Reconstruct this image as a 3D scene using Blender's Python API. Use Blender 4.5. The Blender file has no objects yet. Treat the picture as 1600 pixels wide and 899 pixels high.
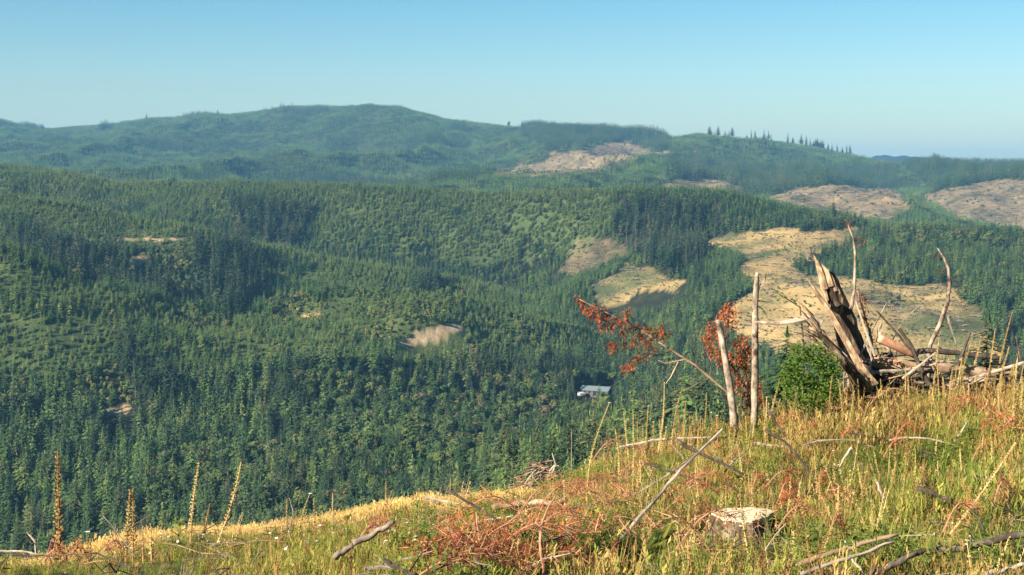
import bpy, math, random
import numpy as np
random.seed(7); rng = np.random.default_rng(11)
R = math.radians
scene = bpy.context.scene
C = scene.collection

# ------------------------------------------------------------------ camera
CZ = 260.0                 # eye height above the valley datum
F = 2198.0                 # focal length in photo pixels (1600 wide, 40 deg)
PITCH = R(4.4)
cam_d = bpy.data.cameras.new('camera'); cam = bpy.data.objects.new('camera', cam_d); C.objects.link(cam)
cam_d.sensor_width = 36; cam_d.lens = 36 * F / 1600; cam_d.clip_start = 0.1; cam_d.clip_end = 40000
cam.location = (0, 0, CZ); cam.rotation_euler = (math.pi / 2 - PITCH, 0, 0)
scene.camera = cam

# ------------------------------------------------------------------ light
SUN_AZ, SUN_EL = R(-127), R(29)       # azimuth from +Y, clockwise positive
world = bpy.data.worlds.new('World'); scene.world = world; world.use_nodes = True
wn = world.node_tree.nodes; wl = world.node_tree.links
bg = wn['Background']
sky = wn.new('ShaderNodeTexSky'); sky.sky_type = 'NISHITA'; sky.sun_disc = False
sky.sun_elevation = SUN_EL; sky.sun_rotation = SUN_AZ
sky.altitude = 200; sky.air_density = 1.0; sky.dust_density = 0.6; sky.ozone_density = 2.0
hs = wn.new('ShaderNodeHueSaturation'); hs.inputs['Saturation'].default_value = 1.5; hs.inputs['Hue'].default_value = .49
wl.new(sky.outputs[0], hs.inputs['Color']); wl.new(hs.outputs[0], bg.inputs[0]); bg.inputs[1].default_value = 0.045
sun_d = bpy.data.lights.new('sun', 'SUN'); sun = bpy.data.objects.new('sun', sun_d); C.objects.link(sun)
sun_d.energy = 5.0; sun_d.angle = R(0.53); sun_d.color = (1.0, 0.86, 0.66)
sun.rotation_euler = (math.pi / 2 - SUN_EL, 0, -SUN_AZ + math.pi)
sun.location = (-100, 0, CZ + 200)
scene.view_settings.view_transform = 'Standard'; scene.view_settings.look = 'None'
scene.view_settings.exposure = 1.55; scene.view_settings.gamma = 1.0
scene.view_settings.use_curve_mapping = False
HAZE = 0.000057
scene.render.engine = 'CYCLES'
cy = scene.cycles
cy.use_denoising = True; cy.max_bounces = 5; cy.diffuse_bounces = 2; cy.glossy_bounces = 1
cy.transmission_bounces = 2; cy.transparent_max_bounces = 4; cy.volume_bounces = 0
cy.use_adaptive_sampling = True; cy.adaptive_threshold = 0.02
cy.caustics_reflective = False; cy.caustics_refractive = False

# ------------------------------------------------------------------ projection helpers
cp, sp = math.cos(PITCH), math.sin(PITCH)
def ray(px, py):
    u = (np.asarray(px, float) - 800) / F; v = (449.5 - np.asarray(py, float)) / F
    w = cp + v * sp
    return u / w, (v * cp - sp) / w                 # x/y and z/y slopes
def P(px, py, d):
    c, s = ray(px, py)
    return np.array([float(c) * d, d, CZ + float(s) * d])
def proj(x, y, z):
    x = np.asarray(x, float); y = np.asarray(y, float); zz = np.asarray(z, float) - CZ
    dep = y * cp - zz * sp; up = y * sp + zz * cp
    return 800 + F * x / dep, 449.5 - F * up / dep

# ------------------------------------------------------------------ noise
class VNoise:
    def __init__(s, seed): s.t = np.random.default_rng(seed).random((256, 256))
    def __call__(s, x, y):
        xi = np.floor(x).astype(int); yi = np.floor(y).astype(int)
        fx = x - xi; fy = y - yi; fx = fx * fx * (3 - 2 * fx); fy = fy * fy * (3 - 2 * fy)
        t = s.t; a = t[xi % 256, yi % 256]; b = t[(xi + 1) % 256, yi % 256]
        c = t[xi % 256, (yi + 1) % 256]; d = t[(xi + 1) % 256, (yi + 1) % 256]
        return (a * (1 - fx) + b * fx) * (1 - fy) + (c * (1 - fx) + d * fx) * fy - 0.5
def fbm(x, y, seed, octv=4):
    n = VNoise(seed); o = 0; a = 1.0
    for k in range(octv): o = o + a * n(x * 2 ** k + 13.7 * k, y * 2 ** k + 7.1 * k); a *= 0.5
    return o

# ------------------------------------------------------------------ terrain: lines of known relief, (px, py, distance)
LINES = [
 # just in front of the viewer's feet
 ('z', [(-600, -1.85, 2.5), (2200, -1.85, 2.5)]),
 # bottom of the frame
 ('p', [(-600, 915, 12.5), (600, 910, 13), (1200, 908, 13), (2200, 890, 13)]),
 # bench with the stump
 ('p', [(-600, 905, 17), (0, 898, 17), (150, 884, 18), (300, 870, 18), (500, 864, 18), (700, 862, 18), (900, 860, 18), (1160, 848, 18.5), (1400, 828, 18), (1600, 810, 17), (2200, 770, 17)]),
 # brow of the near slope
 ('p', [(-600, 960, 22), (0, 899, 24), (60, 889, 24), (150, 871, 26), (260, 852, 28), (340, 836, 30), (480, 830, 32), (560, 812, 36), (620, 796, 40), (720, 783, 45), (840, 776, 45), (880, 766, 42), (940, 748, 38), (1000, 728, 34), (1060, 714, 31), (1130, 700, 30), (1200, 686, 30), (1330, 660, 30), (1450, 645, 30), (1600, 625, 30), (2200, 560, 30)]),
 # behind the brow
 ('p', [(-600, 1160, 60), (0, 1060, 60), (300, 1010, 62), (600, 960, 70), (800, 925, 75), (900, 890, 70), (1000, 850, 65), (1130, 820, 60), (1330, 790, 60), (1600, 770, 60), (2200, 730, 60)]),
 # near slope under the brow
 ('p', [(-600, 1150, 420), (0, 1050, 430), (400, 1000, 440), (700, 860, 450), (800, 810, 440), (900, 770, 420), (1000, 728, 400), (1100, 705, 400), (1250, 700, 400), (1600, 690, 400), (2200, 660, 400)]),
 # valley floor
 ('p', [(-600, 960, 720), (0, 905, 760), (300, 850, 800), (600, 770, 900), (780, 705, 1040), (900, 672, 1130), (1100, 618, 1230), (1300, 600, 1250), (1600, 590, 1250), (2200, 560, 1250)]),
 # lower opposite slope
 ('p', [(-600, 680, 1000), (0, 655, 1050), (150, 655, 1060), (300, 612, 1120), (500, 600, 1150), (650, 572, 1260), (800, 582, 1300), (950, 570, 1400), (1100, 520, 1430), (1300, 500, 1430), (1450, 500, 1400), (1600, 500, 1400), (2200, 480, 1400)]),
 # spur C / pit spur crest
 ('p', [(-600, 470, 1250), (-150, 418, 1260), (0, 412, 1270), (60, 427, 1270), (130, 457, 1280), (200, 474, 1290), (300, 493, 1300), (390, 505, 1340), (440, 487, 1420), (520, 476, 1450), (650, 480, 1450), (720, 478, 1470), (800, 494, 1490), (880, 512, 1510), (950, 540, 1520), (1050, 500, 1520), (1150, 462, 1530), (1300, 450, 1520), (1450, 455, 1500), (1600, 462, 1480), (2200, 450, 1480)]),
 ('q', [(-600, 40, 120), (0, 40, 120), (350, 40, 120), (520, 24, 90), (800, 16, 90), (950, 8, 90), (1050, -8, 100), (1150, -10, 100), (1600, -6, 90), (2200, -6, 90)]),
 # spur B crest
 ('p', [(-600, 380, 1700), (-100, 316, 1750), (0, 314, 1750), (100, 322, 1750), (200, 342, 1750), (300, 358, 1750), (370, 380, 1760), (500, 406, 1770), (600, 416, 1780), (700, 436, 1790), (760, 447, 1800), (830, 470, 1810), (920, 440, 1830), (1000, 415, 1850), (1100, 402, 1850), (1200, 396, 1800), (1300, 402, 1750), (1450, 415, 1700), (1600, 420, 1700), (2200, 420, 1700)]),
 ('q', [(-600, 50, 140), (0, 50, 140), (300, 58, 140), (760, 45, 130), (850, 10, 120), (920, -6, 110), (1100, -12, 110), (2200, -12, 110)]),
 # mid ridge crest
 ('p', [(-600, 300, 2350), (-100, 258, 2350), (0, 258, 2350), (100, 272, 2350), (170, 287, 2350), (260, 291, 2300), (420, 290, 2250), (560, 293, 2250), (700, 300, 2250), (800, 304, 2250), (900, 300, 2200), (1000, 298, 2150), (1100, 301, 2100), (1170, 312, 2080), (1250, 333, 2050), (1330, 348, 2030), (1400, 357, 2000), (1480, 360, 2000), (1550, 367, 2000), (1600, 373, 2000), (2200, 420, 2000)]),
 ('q', [(-600, 60, 260), (600, 60, 260), (1100, 45, 240), (1600, 45, 240), (2200, 45, 240)]),
 # foot of the far ridge
 ('p', [(-600, 300, 3450), (0, 300, 3450), (600, 296, 3450), (780, 288, 3450), (1000, 290, 3335), (1150, 302, 3220), (1300, 330, 3105), (1500, 345, 3047), (1600, 350, 3047), (2200, 350, 3047)]),
 ('p', [(-600, 245, 4995), (0, 246, 4995), (300, 244, 4995), (600, 240, 4995), (760, 252, 4860), (880, 246, 4725), (1000, 243, 4658), (1100, 262, 4522), (1200, 290, 4252), (1300, 294, 4118), (1400, 300, 4118), (1500, 292, 4118), (1600, 286, 4118), (2200, 280, 4118)]),
 # sky line
 ('p', [(-600, 218, 7350), (-100, 185, 7350), (0, 193, 7350), (45, 206, 7200), (75, 206, 7200), (200, 196, 7200), (330, 188, 7200), (430, 178, 7200), (560, 174, 7200), (620, 175, 7200), (660, 185, 7050), (700, 197, 6900), (735, 201, 6900), (800, 201, 6750), (830, 201, 6600), (900, 202, 6600), (980, 212, 6450), (1030, 221, 6300), (1100, 219, 6300), (1200, 225, 6150), (1300, 240, 6000), (1350, 253, 5700), (1400, 262, 5550), (1460, 261, 5550), (1500, 257, 5550), (1600, 262, 5550), (2200, 265, 5550)]),
 ('q', [(-600, 120, 500), (2200, 120, 500)]),
 # one more ridge beyond
 ('p', [(-600, 260, 9750), (1150, 250, 9750), (1270, 250, 9750), (1330, 247, 9750), (1370, 249, 9750), (1420, 249, 9750), (1500, 262, 9750), (2200, 270, 9750)]),
 ('z', [(-600, -120, 13000), (2200, -120, 13000)]),
 ('z', [(-600, -150, 20000), (2200, -150, 20000)]),
]
CMAX = 0.60; NC = 521
cgrid = np.linspace(-CMAX, CMAX, NC)
def smooth(a, w):
    k = np.exp(-0.5 * (np.arange(-3 * w, 3 * w + 1) / w) ** 2); k /= k.sum()
    return np.convolve(np.pad(a, 3 * w, 'edge'), k, 'valid')
KD, KZ = [], []
for kind, pts in LINES:
    px = np.array([p[0] for p in pts], float); b = np.array([p[1] for p in pts], float); d = np.array([p[2] for p in pts], float)
    if kind == 'p':
        c, s = ray(px, b); zz = s * d
    else:
        c = (px - 800) / F; zz = b
    dk = np.interp(cgrid, c, d); zk = np.interp(cgrid, c, zz)
    if kind == 'p': zk = np.interp(cgrid, c, zz / d) * dk
    if kind == 'q': dk = KD[-1] + dk; zk = KZ[-1] - zk
    KD.append(smooth(dk, 3)); KZ.append(smooth(zk, 3))
KD = np.array(KD); KZ = np.array(KZ)
drows = np.concatenate([np.linspace(2.5, 60, 120), np.geomspace(62, 600, 50), np.geomspace(606, 7800, 440), np.geomspace(7900, 20000, 24)])
ND = len(drows)
def pchip(xk, yk, x):
    h = np.diff(xk); dl = np.diff(yk) / h; m = np.zeros_like(xk)
    for i in range(1, len(xk) - 1):
        if dl[i - 1] * dl[i] > 0:
            w1 = 2 * h[i] + h[i - 1]; w2 = h[i] + 2 * h[i - 1]
            m[i] = (w1 + w2) / (w1 / dl[i - 1] + w2 / dl[i])
    m[0] = dl[0]; m[-1] = dl[-1]
    j = np.clip(np.searchsorted(xk, x, side='right') - 1, 0, len(xk) - 2)
    t = (x - xk[j]) / h[j]
    return ((1 + 2 * t) * (1 - t) ** 2 * yk[j] + t * (1 - t) ** 2 * h[j] * m[j] + t * t * (3 - 2 * t) * yk[j + 1] + t * t * (t - 1) * h[j] * m[j + 1])
HG = np.array([pchip(KD[:, i], KZ[:, i], drows) for i in range(NC)])          # [col,row], relative to the eye
XX = cgrid[:, None] * drows[None, :]; YY = np.repeat(drows[None, :], NC, 0)
far_w = np.clip((YY - 600) / 500, 0, 1)
vfar_w = np.clip((YY - 2300) / 600, 0, 1)
g = fbm(XX / 210, YY / 260, 3, 4); g2 = fbm(XX / 520, YY / 700, 5, 3)
crest = np.minimum(np.abs(YY - KD[16][:, None]) / 900, np.abs(YY - KD[12][:, None]) / 220); crest = np.clip(np.minimum(crest, np.abs(YY - KD[10][:, None]) / 160), .12, 1)
HG = HG + far_w * crest * (-np.abs(g) * 46 + 11 + g2 * 20) + vfar_w * crest * (-np.abs(fbm(XX / 560 + 5, YY / 1300, 8, 4)) * 190 + 38)
HG = HG + far_w * (1 - vfar_w) * fbm(XX / 60, YY / 60, 17, 2) * 4
HG = HG + np.clip(1 - YY / 60, 0, 1) * (fbm(XX / 1.6, YY / 1.6, 21, 3) * 0.16)
HG += CZ
# the scooped-out gravel pit
def bump(px, py, d, rx, ry, h):
    c, s = ray(px, py); x0 = float(c) * d
    return h * np.exp(-((XX - x0) / rx) ** 2 - ((YY - d) / ry) ** 2)
lr = np.log(drows)
def H(x, y):
    x = np.asarray(x, float); y = np.maximum(np.asarray(y, float), 2.6)
    fc = np.clip((x / y + CMAX) / (2 * CMAX) * (NC - 1), 0, NC - 1.001)
    ri = np.clip(np.searchsorted(drows, y, side='right') - 1, 0, ND - 2)
    fr = np.clip((y - drows[ri]) / (drows[ri + 1] - drows[ri]), 0, 1)
    ci = fc.astype(int); f = fc - ci
    return (HG[ci, ri] * (1 - f) + HG[ci + 1, ri] * f) * (1 - fr) + (HG[ci, ri + 1] * (1 - f) + HG[ci + 1, ri + 1] * f) * fr
def hit(px, py, d0=6.0, d1=50.0, n=900, up=0.0):
    """distance at which the sight line through a photo pixel meets the ground"""
    c, s = ray(px, py); ds = np.geomspace(d0, d1, n)
    below = H(c * ds, ds) + up >= CZ + s * ds
    k = np.argmax(below)
    return float(ds[k]) if below.any() else None
# pit: find where its picture place lies and scoop it out
pd = hit(672, 528, 1000, 1600) or 1380
pitx = float(ray(672, 525)[0]) * pd
bank = np.clip((YY - (pd - 8) - 6 * np.sin((XX - pitx) / 14)) / 11, 0, 1); bank = bank * bank * (3 - 2 * bank)
HG += np.exp(-((XX - pitx) / 44) ** 4) * (bank * 9 * np.exp(-np.clip(YY - pd, 0, 1e9) / 70) - 4 * np.exp(-((YY - pd + 22) / 16) ** 2))

# ------------------------------------------------------------------ land cover
def poly(pts, x, y):
    ins = np.zeros(np.shape(x), bool); n = len(pts)
    for i in range(n):
        x0, y0 = pts[i]; x1, y1 = pts[(i + 1) % n]
        if y0 == y1: continue
        cond = ((y0 > y) != (y1 > y)) & (x < (x1 - x0) * (y - y0) / (y1 - y0) + x0)
        ins ^= cond
    return ins
CUT = [([(1090, 372), (1160, 364), (1230, 359), (1345, 358), (1335, 376), (1290, 398), (1235, 420), (1290, 433), (1400, 442), (1490, 452), (1530, 490), (1570, 560), (1400, 580), (1250, 560), (1150, 530), (1125, 495), (1180, 448), (1150, 428), (1170, 405), (1110, 388)], 1150, 2050),
       ([(925, 450), (980, 414), (1010, 414), (1040, 434), (1080, 438), (1060, 458), (1000, 454), (985, 474), (950, 478)], 1400, 2100)]
BROWN_FAR = 7200
BROWN = [([(880, 424), (900, 378), (950, 370), (978, 388), (982, 408), (930, 428), (890, 435)], 1400, 2200),
         ([(762, 272), (800, 262), (850, 252), (858, 238), (900, 234), (950, 223), (985, 222), (1015, 236), (1085, 237), (1010, 243), (975, 257), (930, 270), (870, 274), (800, 277)], 2600, 7200),
         ([(1185, 312), (1240, 298), (1300, 288), (1400, 298), (1425, 325), (1385, 345), (1290, 338)], 2500, 5800),
         ([(1440, 306), (1530, 285), (1700, 275), (1700, 355), (1590, 362), (1490, 342)], 2500, 5800),
         ([(1015, 287), (1080, 278), (1140, 285), (1172, 302), (1100, 304)], 2500, 5800)]
PIT = [([(620, 538), (648, 523), (668, 513), (690, 509), (724, 506), (724, 517), (700, 524), (680, 532), (645, 540)], 1200, 1600),
       ([(138, 373), (285, 373), (285, 377), (138, 377)], 1300, 1800), ([(338, 373), (362, 373), (362, 379), (338, 379)], 1300, 1800),
       ([(150, 647), (175, 638), (200, 637), (215, 641), (200, 645), (160, 650)], 900, 1250)]
STRAW2 = [([(195, 404), (225, 394), (232, 402), (222, 410), (197, 410)], 1280, 1800), ([(440, 455), (475, 455), (470, 464), (440, 464)], 1300, 1600), ([(470, 490), (510, 484), (500, 494), (470, 498)], 1300, 1600)]
BRUSH = [([(200, 398), (300, 392), (330, 420), (320, 455), (270, 455), (240, 430)], 1280, 1800), ([(400, 466), (470, 458), (520, 478), (500, 505), (430, 505)], 1300, 1600),
         ([(575, 520), (640, 497), (700, 490), (640, 512), (600, 545)], 1250, 1600), ([(110, 590), (190, 575), (215, 640), (120, 640)], 950, 1250)]
MATURE = [([(-60, 380), (60, 380), (130, 398), (200, 412), (250, 436), (300, 465), (260, 490), (150, 470), (60, 440), (-60, 425)], 1330, 1800),
          ([(285, 395), (350, 385), (410, 402), (420, 450), (370, 500), (330, 500), (310, 450)], 1330, 1800),
          ([(355, 330), (400, 318), (480, 335), (485, 352), (455, 385), (370, 375)], 1800, 2300),
          ([(955, 360), (985, 322), (1090, 330), (1095, 360), (1105, 402), (1065, 432), (1040, 430), (1000, 410), (980, 390)], 1500, 2150),
          ([(165, 578), (222, 566), (238, 600), (190, 608)], 1000, 1300),
          ([(640, 440), (690, 440), (690, 468), (640, 465)], 1550, 1800),
          ([(210, 600), (280, 600), (270, 650), (215, 650)], 950, 1200)]
MED = [([(1085, 352), (1335, 340), (1345, 358), (1230, 360), (1090, 372)], 1600, 2150),
       ([(1015, 450), (1090, 410), (1150, 428), (1175, 450), (1120, 510), (1050, 510), (1000, 480)], 1350, 1900),
       ([(1240, 420), (1340, 362), (1700, 362), (1700, 560), (1560, 560), (1530, 490), (1490, 452), (1400, 442), (1290, 433)], 1200, 2100),
       ([(1385, 455), (1425, 455), (1425, 490), (1385, 490)], 1200, 1700),
       ([(-80, 590), (200, 660), (330, 590), (560, 570), (760, 570), (980, 560), (1130, 520), (1130, 700), (900, 800), (-80, 1000)], 400, 1500)]
PALE = [([(-80, 405), (60, 420), (200, 470), (420, 500), (440, 470), (560, 462), (730, 466), (900, 505), (960, 545), (700, 570), (560, 560), (300, 570), (100, 590), (-80, 600)], 1000, 1600),
        ([(-80, 300), (200, 325), (370, 365), (500, 390), (760, 432), (900, 495), (700, 470), (420, 440), (380, 420), (200, 385), (-80, 375)], 1300, 1850),
        ([(420, 285), (960, 292), (955, 350), (900, 400), (800, 425), (640, 400), (500, 385), (480, 340), (430, 320)], 1700, 2480), ([(-80, 252), (100, 268), (340, 292), (370, 345), (200, 330), (-80, 300)], 1700, 2480), ([(1330, 350), (1600, 372), (1600, 400), (1340, 380)], 1500, 2100)]
def inside(L, px, py, y):
    r = np.zeros(np.shape(px), bool)
    for pts, a, b in L: r |= poly(pts, px, py) & (y > a) & (y < b)
    return r
TPX, TPY = proj(XX, YY, HG)
wob = fbm(XX / 40, YY / 40, 31, 4) * 15; wob2 = fbm(XX / 40 + 50, YY / 40, 32, 4) * 11
cov = np.zeros((NC, ND, 4), np.float32)
cov[..., 0] = inside(CUT + STRAW2, TPX + wob, TPY + wob2, YY)
cov[..., 3] = .9 * inside(PALE, TPX + wob * 2, TPY + wob2 * 1.5, YY)
cov[..., 1] = inside(BROWN, TPX + wob * .6, TPY + wob2 * .4, YY)
cov[..., 1] *= np.where(YY < 2400, .6, 1)
cov[..., 2] = inside(PIT, TPX + wob * .3, TPY + wob2 * .2, YY)

# ------------------------------------------------------------------ materials
def new_mat(name):
    m = bpy.data.materials.new(name); m.use_nodes = True
    nt = m.node_tree; b = nt.nodes['Principled BSDF']; b.inputs['Roughness'].default_value = 0.85
    b.inputs['Specular IOR Level'].default_value = 0.15
    return m, nt, b
def ramp(nt, stops, fac):
    r = nt.nodes.new('ShaderNodeValToRGB'); e = r.color_ramp.elements
    while len(e) < len(stops): e.new(0.5)
    for k, (p, c) in enumerate(stops): e[k].position = p; e[k].color = (*c, 1)
    nt.links.new(fac, r.inputs[0]); return r.outputs[0]
def noise(nt, scale, detail=4, rough=0.6, coord='Object', dist=0.0, vec=None):
    n = nt.nodes.new('ShaderNodeTexNoise'); n.inputs['Scale'].default_value = scale; n.inputs['Detail'].default_value = detail
    n.inputs['Roughness'].default_value = rough; n.inputs['Distortion'].default_value = dist
    if vec is None:
        t = nt.nodes.new('ShaderNodeTexCoord'); vec = t.outputs[coord]
    nt.links.new(vec, n.inputs['Vector']); return n.outputs['Fac']
def mixc(nt, fac, a, b, mode='MIX'):
    m = nt.nodes.new('ShaderNodeMix'); m.data_type = 'RGBA'; m.blend_type = mode
    for sock, v in ((m.inputs[0], fac), (m.inputs[6], a), (m.inputs[7], b)):
        if isinstance(v, (int, float)): sock.default_value = v
        elif isinstance(v, tuple): sock.default_value = (*v, 1)
        else: nt.links.new(v, sock)
    return m.outputs[2]
def bump_to(nt, b, h, strength=0.5, dist=0.02):
    n = nt.nodes.new('ShaderNodeBump'); n.inputs['Strength'].default_value = strength; n.inputs['Distance'].default_value = dist
    nt.links.new(h, n.inputs['Height']); nt.links.new(n.outputs[0], b.inputs['Normal'])
def obj_random(nt):
    return nt.nodes.new('ShaderNodeObjectInfo').outputs['Random']
def leaf_mat(name, stops, transl=0.35, nscale=0.0, namp=0.35, coord='Object'):
    """foliage: colour differs plant by plant and clump by clump, some light passes through"""
    m, nt, b = new_mat(name)
    fac = obj_random(nt)
    if nscale:
        geo = nt.nodes.new('ShaderNodeNewGeometry')
        nz = noise(nt, nscale, 3, 0.6, vec=geo.outputs['Position'])
        mm = nt.nodes.new('ShaderNodeMath'); mm.operation = 'MULTIPLY_ADD'; mm.inputs[1].default_value = namp * 2.2; 
        s2 = nt.nodes.new('ShaderNodeMath'); s2.operation = 'SUBTRACT'; nt.links.new(nz, s2.inputs[0]); s2.inputs[1].default_value = 0.5
        nt.links.new(s2.outputs[0], mm.inputs[0]); nt.links.new(fac, mm.inputs[2]); mm.use_clamp = True; fac = mm.outputs[0]
    col = ramp(nt, stops, fac)
    nt.links.new(col, b.inputs['Base Color'])
    if transl:
        tr = nt.nodes.new('ShaderNodeBsdfTranslucent'); nt.links.new(col, tr.inputs[0])
        mx = nt.nodes.new('ShaderNodeMixShader'); mx.inputs[0].default_value = transl
        nt.links.new(b.outputs[0], mx.inputs[1]); nt.links.new(tr.outputs[0], mx.inputs[2])
        nt.links.new(mx.outputs[0], nt.nodes['Material Output'].inputs[0])
    return m
M = {}
M['conifer'] = leaf_mat('conifer_needles', [(0, (.038, .088, .034)), (.45, (.070, .135, .042)), (.8, (.105, .175, .052)), (1, (.15, .20, .06))], .1, 0.008, .75)
M['conifer_pale'] = leaf_mat('young_conifer_needles', [(0, (.085, .15, .05)), (.5, (.14, .215, .066)), (1, (.21, .26, .085))], .22, 0.010, .6)
M['conifer_dark'] = leaf_mat('old_conifer_needles', [(0, (.018, .042, .024)), (.5, (.034, .068, .032)), (.85, (.060, .092, .042)), (1, (.10, .11, .055))], .06, 0.008, .4)
M['broad'] = leaf_mat('broad_leaves', [(0, (.050, .090, .030)), (.5, (.075, .115, .036)), (.8, (.11, .145, .045)), (.93, (.12, .12, .05)), (1, (.13, .11, .06))], .3, 0.01, .2)
M['brush'] = leaf_mat('brush_leaves', [(0, (.09, .13, .035)), (.5, (.15, .18, .05)), (1, (.22, .20, .07))], .3, 0.02, .3)
M['g_green'] = leaf_mat('green_grass', [(0, (.10, .15, .028)), (.5, (.19, .23, .045)), (1, (.34, .32, .08))], .30, 0.45, .45)
M['g_olive'] = leaf_mat('olive_grass', [(0, (.15, .17, .035)), (.5, (.27, .25, .06)), (1, (.40, .32, .09))], .28, 0.5, .45)
M['g_gold'] = leaf_mat('golden_grass', [(0, (.58, .40, .13)), (.5, (.72, .52, .19)), (1, (.82, .62, .28))], .40, 0.5, .4)
M['g_brown'] = leaf_mat('dry_weeds', [(0, (.11, .055, .025)), (.4, (.24, .13, .05)), (.75, (.36, .23, .09)), (1, (.46, .32, .13))], .2, 0.6, .4)
M['g_straw'] = leaf_mat('straw_stalks', [(0, (.17, .115, .036)), (.5, (.28, .20, .062)), (1, (.40, .30, .11))], .25, 0.5, .4)
M['fern'] = leaf_mat('fern_green', [(0, (.06, .11, .022)), (.6, (.11, .17, .03)), (1, (.24, .23, .045))], .35, 2.0, .5)
M['bushleaf'] = leaf_mat('bush_leaf', [(0, (.03, .07, .012)), (.5, (.075, .14, .02)), (1, (.15, .23, .035))], .35, 6.0, .6)
M['sapling'] = leaf_mat('sapling_needles', [(0, (.17, .28, .04)), (1, (.30, .40, .07))], .35, 4.0, .5)
M['redneedle'] = leaf_mat('dead_red_needles', [(0, (.24, .055, .022)), (.4, (.45, .12, .042)), (.75, (.55, .185, .06)), (1, (.50, .24, .09))], .35, 5.0, .6)
M['redneedle_dark'] = leaf_mat('dead_dark_red_needles', [(0, (.13, .035, .022)), (.6, (.26, .065, .030)), (1, (.40, .13, .05))], .3, 5.0, .6)
M['pod'] = leaf_mat('foxglove_pods', [(0, (.19, .11, .045)), (.5, (.38, .25, .095)), (1, (.60, .46, .22))], .15, 14.0, .7)
M['pod_green'] = leaf_mat('foxglove_green_pods', [(0, (.22, .18, .05)), (.5, (.38, .32, .10)), (1, (.56, .48, .19))], .2, 14.0, .7)
M['white_petal'] = leaf_mat('white_petals', [(0, (.80, .78, .74)), (1, (.85, .82, .76))], .3)
M['pink_petal'] = leaf_mat('pink_petals', [(0, (.62, .36, .50)), (1, (.78, .62, .68))], .3)
def wood_mat(name, stops, scale=6, stretch=(1, 1, .15), bumps=.6, bd=.01):
    m, nt, b = new_mat(name)
    t = nt.nodes.new('ShaderNodeTexCoord'); mp = nt.nodes.new('ShaderNodeMapping'); nt.links.new(t.outputs['Object'], mp.inputs[0])
    mp.inputs['Scale'].default_value = stretch
    n = noise(nt, scale, 6, .65, vec=mp.outputs[0], dist=.6); n2 = noise(nt, scale * .35, 3, .6)
    mm = nt.nodes.new('ShaderNodeMath'); mm.operation = 'MULTIPLY_ADD'; mm.inputs[1].default_value = .55
    nt.links.new(n, mm.inputs[0]); m3 = nt.nodes.new('ShaderNodeMath'); m3.operation = 'MULTIPLY'; m3.inputs[1].default_value = .45
    nt.links.new(n2, m3.inputs[0]); nt.links.new(m3.outputs[0], mm.inputs[2])
    c = ramp(nt, stops, mm.outputs[0]); nt.links.new(c, b.inputs['Base Color']); bump_to(nt, b, n, bumps, bd)
    return m
M['bark_snag'] = wood_mat('snag_bark', [(.40, (.016, .012, .010)), (.53, (.065, .046, .032)), (.60, (.24, .185, .13)), (.72, (.46, .39, .30))], 5, (1, 1, .35), .9, .03)
M['wood_raw'] = wood_mat('splintered_wood', [(.34, (.06, .04, .028)), (.47, (.22, .155, .10)), (.56, (.38, .28, .18)), (.72, (.58, .47, .33))], 14, (1, 1, .12), .7, .01)
M['wood_grey'] = wood_mat('weathered_grey_wood', [(.34, (.05, .04, .033)), (.5, (.19, .16, .13)), (.7, (.38, .33, .27))], 10, (1, 1, .3), .6, .008)
M['wood_white'] = wood_mat('bleached_wood', [(.34, (.13, .105, .08)), (.5, (.32, .27, .215)), (.7, (.52, .46, .38))], 10, (1, 1, .3), .5, .006)
M['wood_dark'] = wood_mat('charred_dark_wood', [(.34, (.02, .016, .014)), (.52, (.07, .055, .045)), (.68, (.20, .165, .13))], 10, (1, 1, .3), .6, .006)
M['wood_red'] = wood_mat('reddish_bark', [(.3, (.14, .06, .035)), (.5, (.34, .18, .11)), (.7, (.60, .42, .30))], 8, (1, 1, .5), .8, .01)
M['wood_brown'] = wood_mat('brown_log_bark', [(.34, (.06, .042, .03)), (.5, (.22, .155, .10)), (.68, (.46, .36, .25))], 6, (.25, 1, 1), .9, .02)
M['birch'] = wood_mat('pale_dead_bark', [(.40, (.035, .026, .02)), (.49, (.19, .15, .115)), (.60, (.38, .32, .255)), (.75, (.52, .45, .38))], 9, (1, 1, .6), .5, .006)
M['trunk'] = wood_mat('conifer_trunk', [(.3, (.06, .045, .035)), (.7, (.20, .16, .12))], 2, (1, 1, .3))
M['stump_bark'] = wood_mat('stump_bark', [(.32, (.020, .015, .012)), (.5, (.085, .062, .042)), (.6, (.22, .18, .13)), (.75, (.36, .30, .24))], 14, (1, 1, .15), 1.0, .03)
m, nt, b = new_mat('cut_face')
t = nt.nodes.new('ShaderNodeTexCoord'); wv = nt.nodes.new('ShaderNodeTexWave'); wv.wave_type = 'RINGS'; wv.rings_direction = 'Z'
wv.inputs['Scale'].default_value = 22; wv.inputs['Distortion'].default_value = 3; nt.links.new(t.outputs['Object'], wv.inputs[0])
cf = mixc(nt, wv.outputs['Fac'], (.48, .37, .22), (.68, .57, .40)); n = ramp(nt, [(.42, (0, 0, 0)), (.75, (1, 1, 1))], noise(nt, 7, 6, .75))
nt.links.new(mixc(nt, n, cf, (.42, .33, .24)), b.inputs['Base Color']); bump_to(nt, b, wv.outputs['Fac'], .3, .006); M['cut_face'] = m
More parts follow.
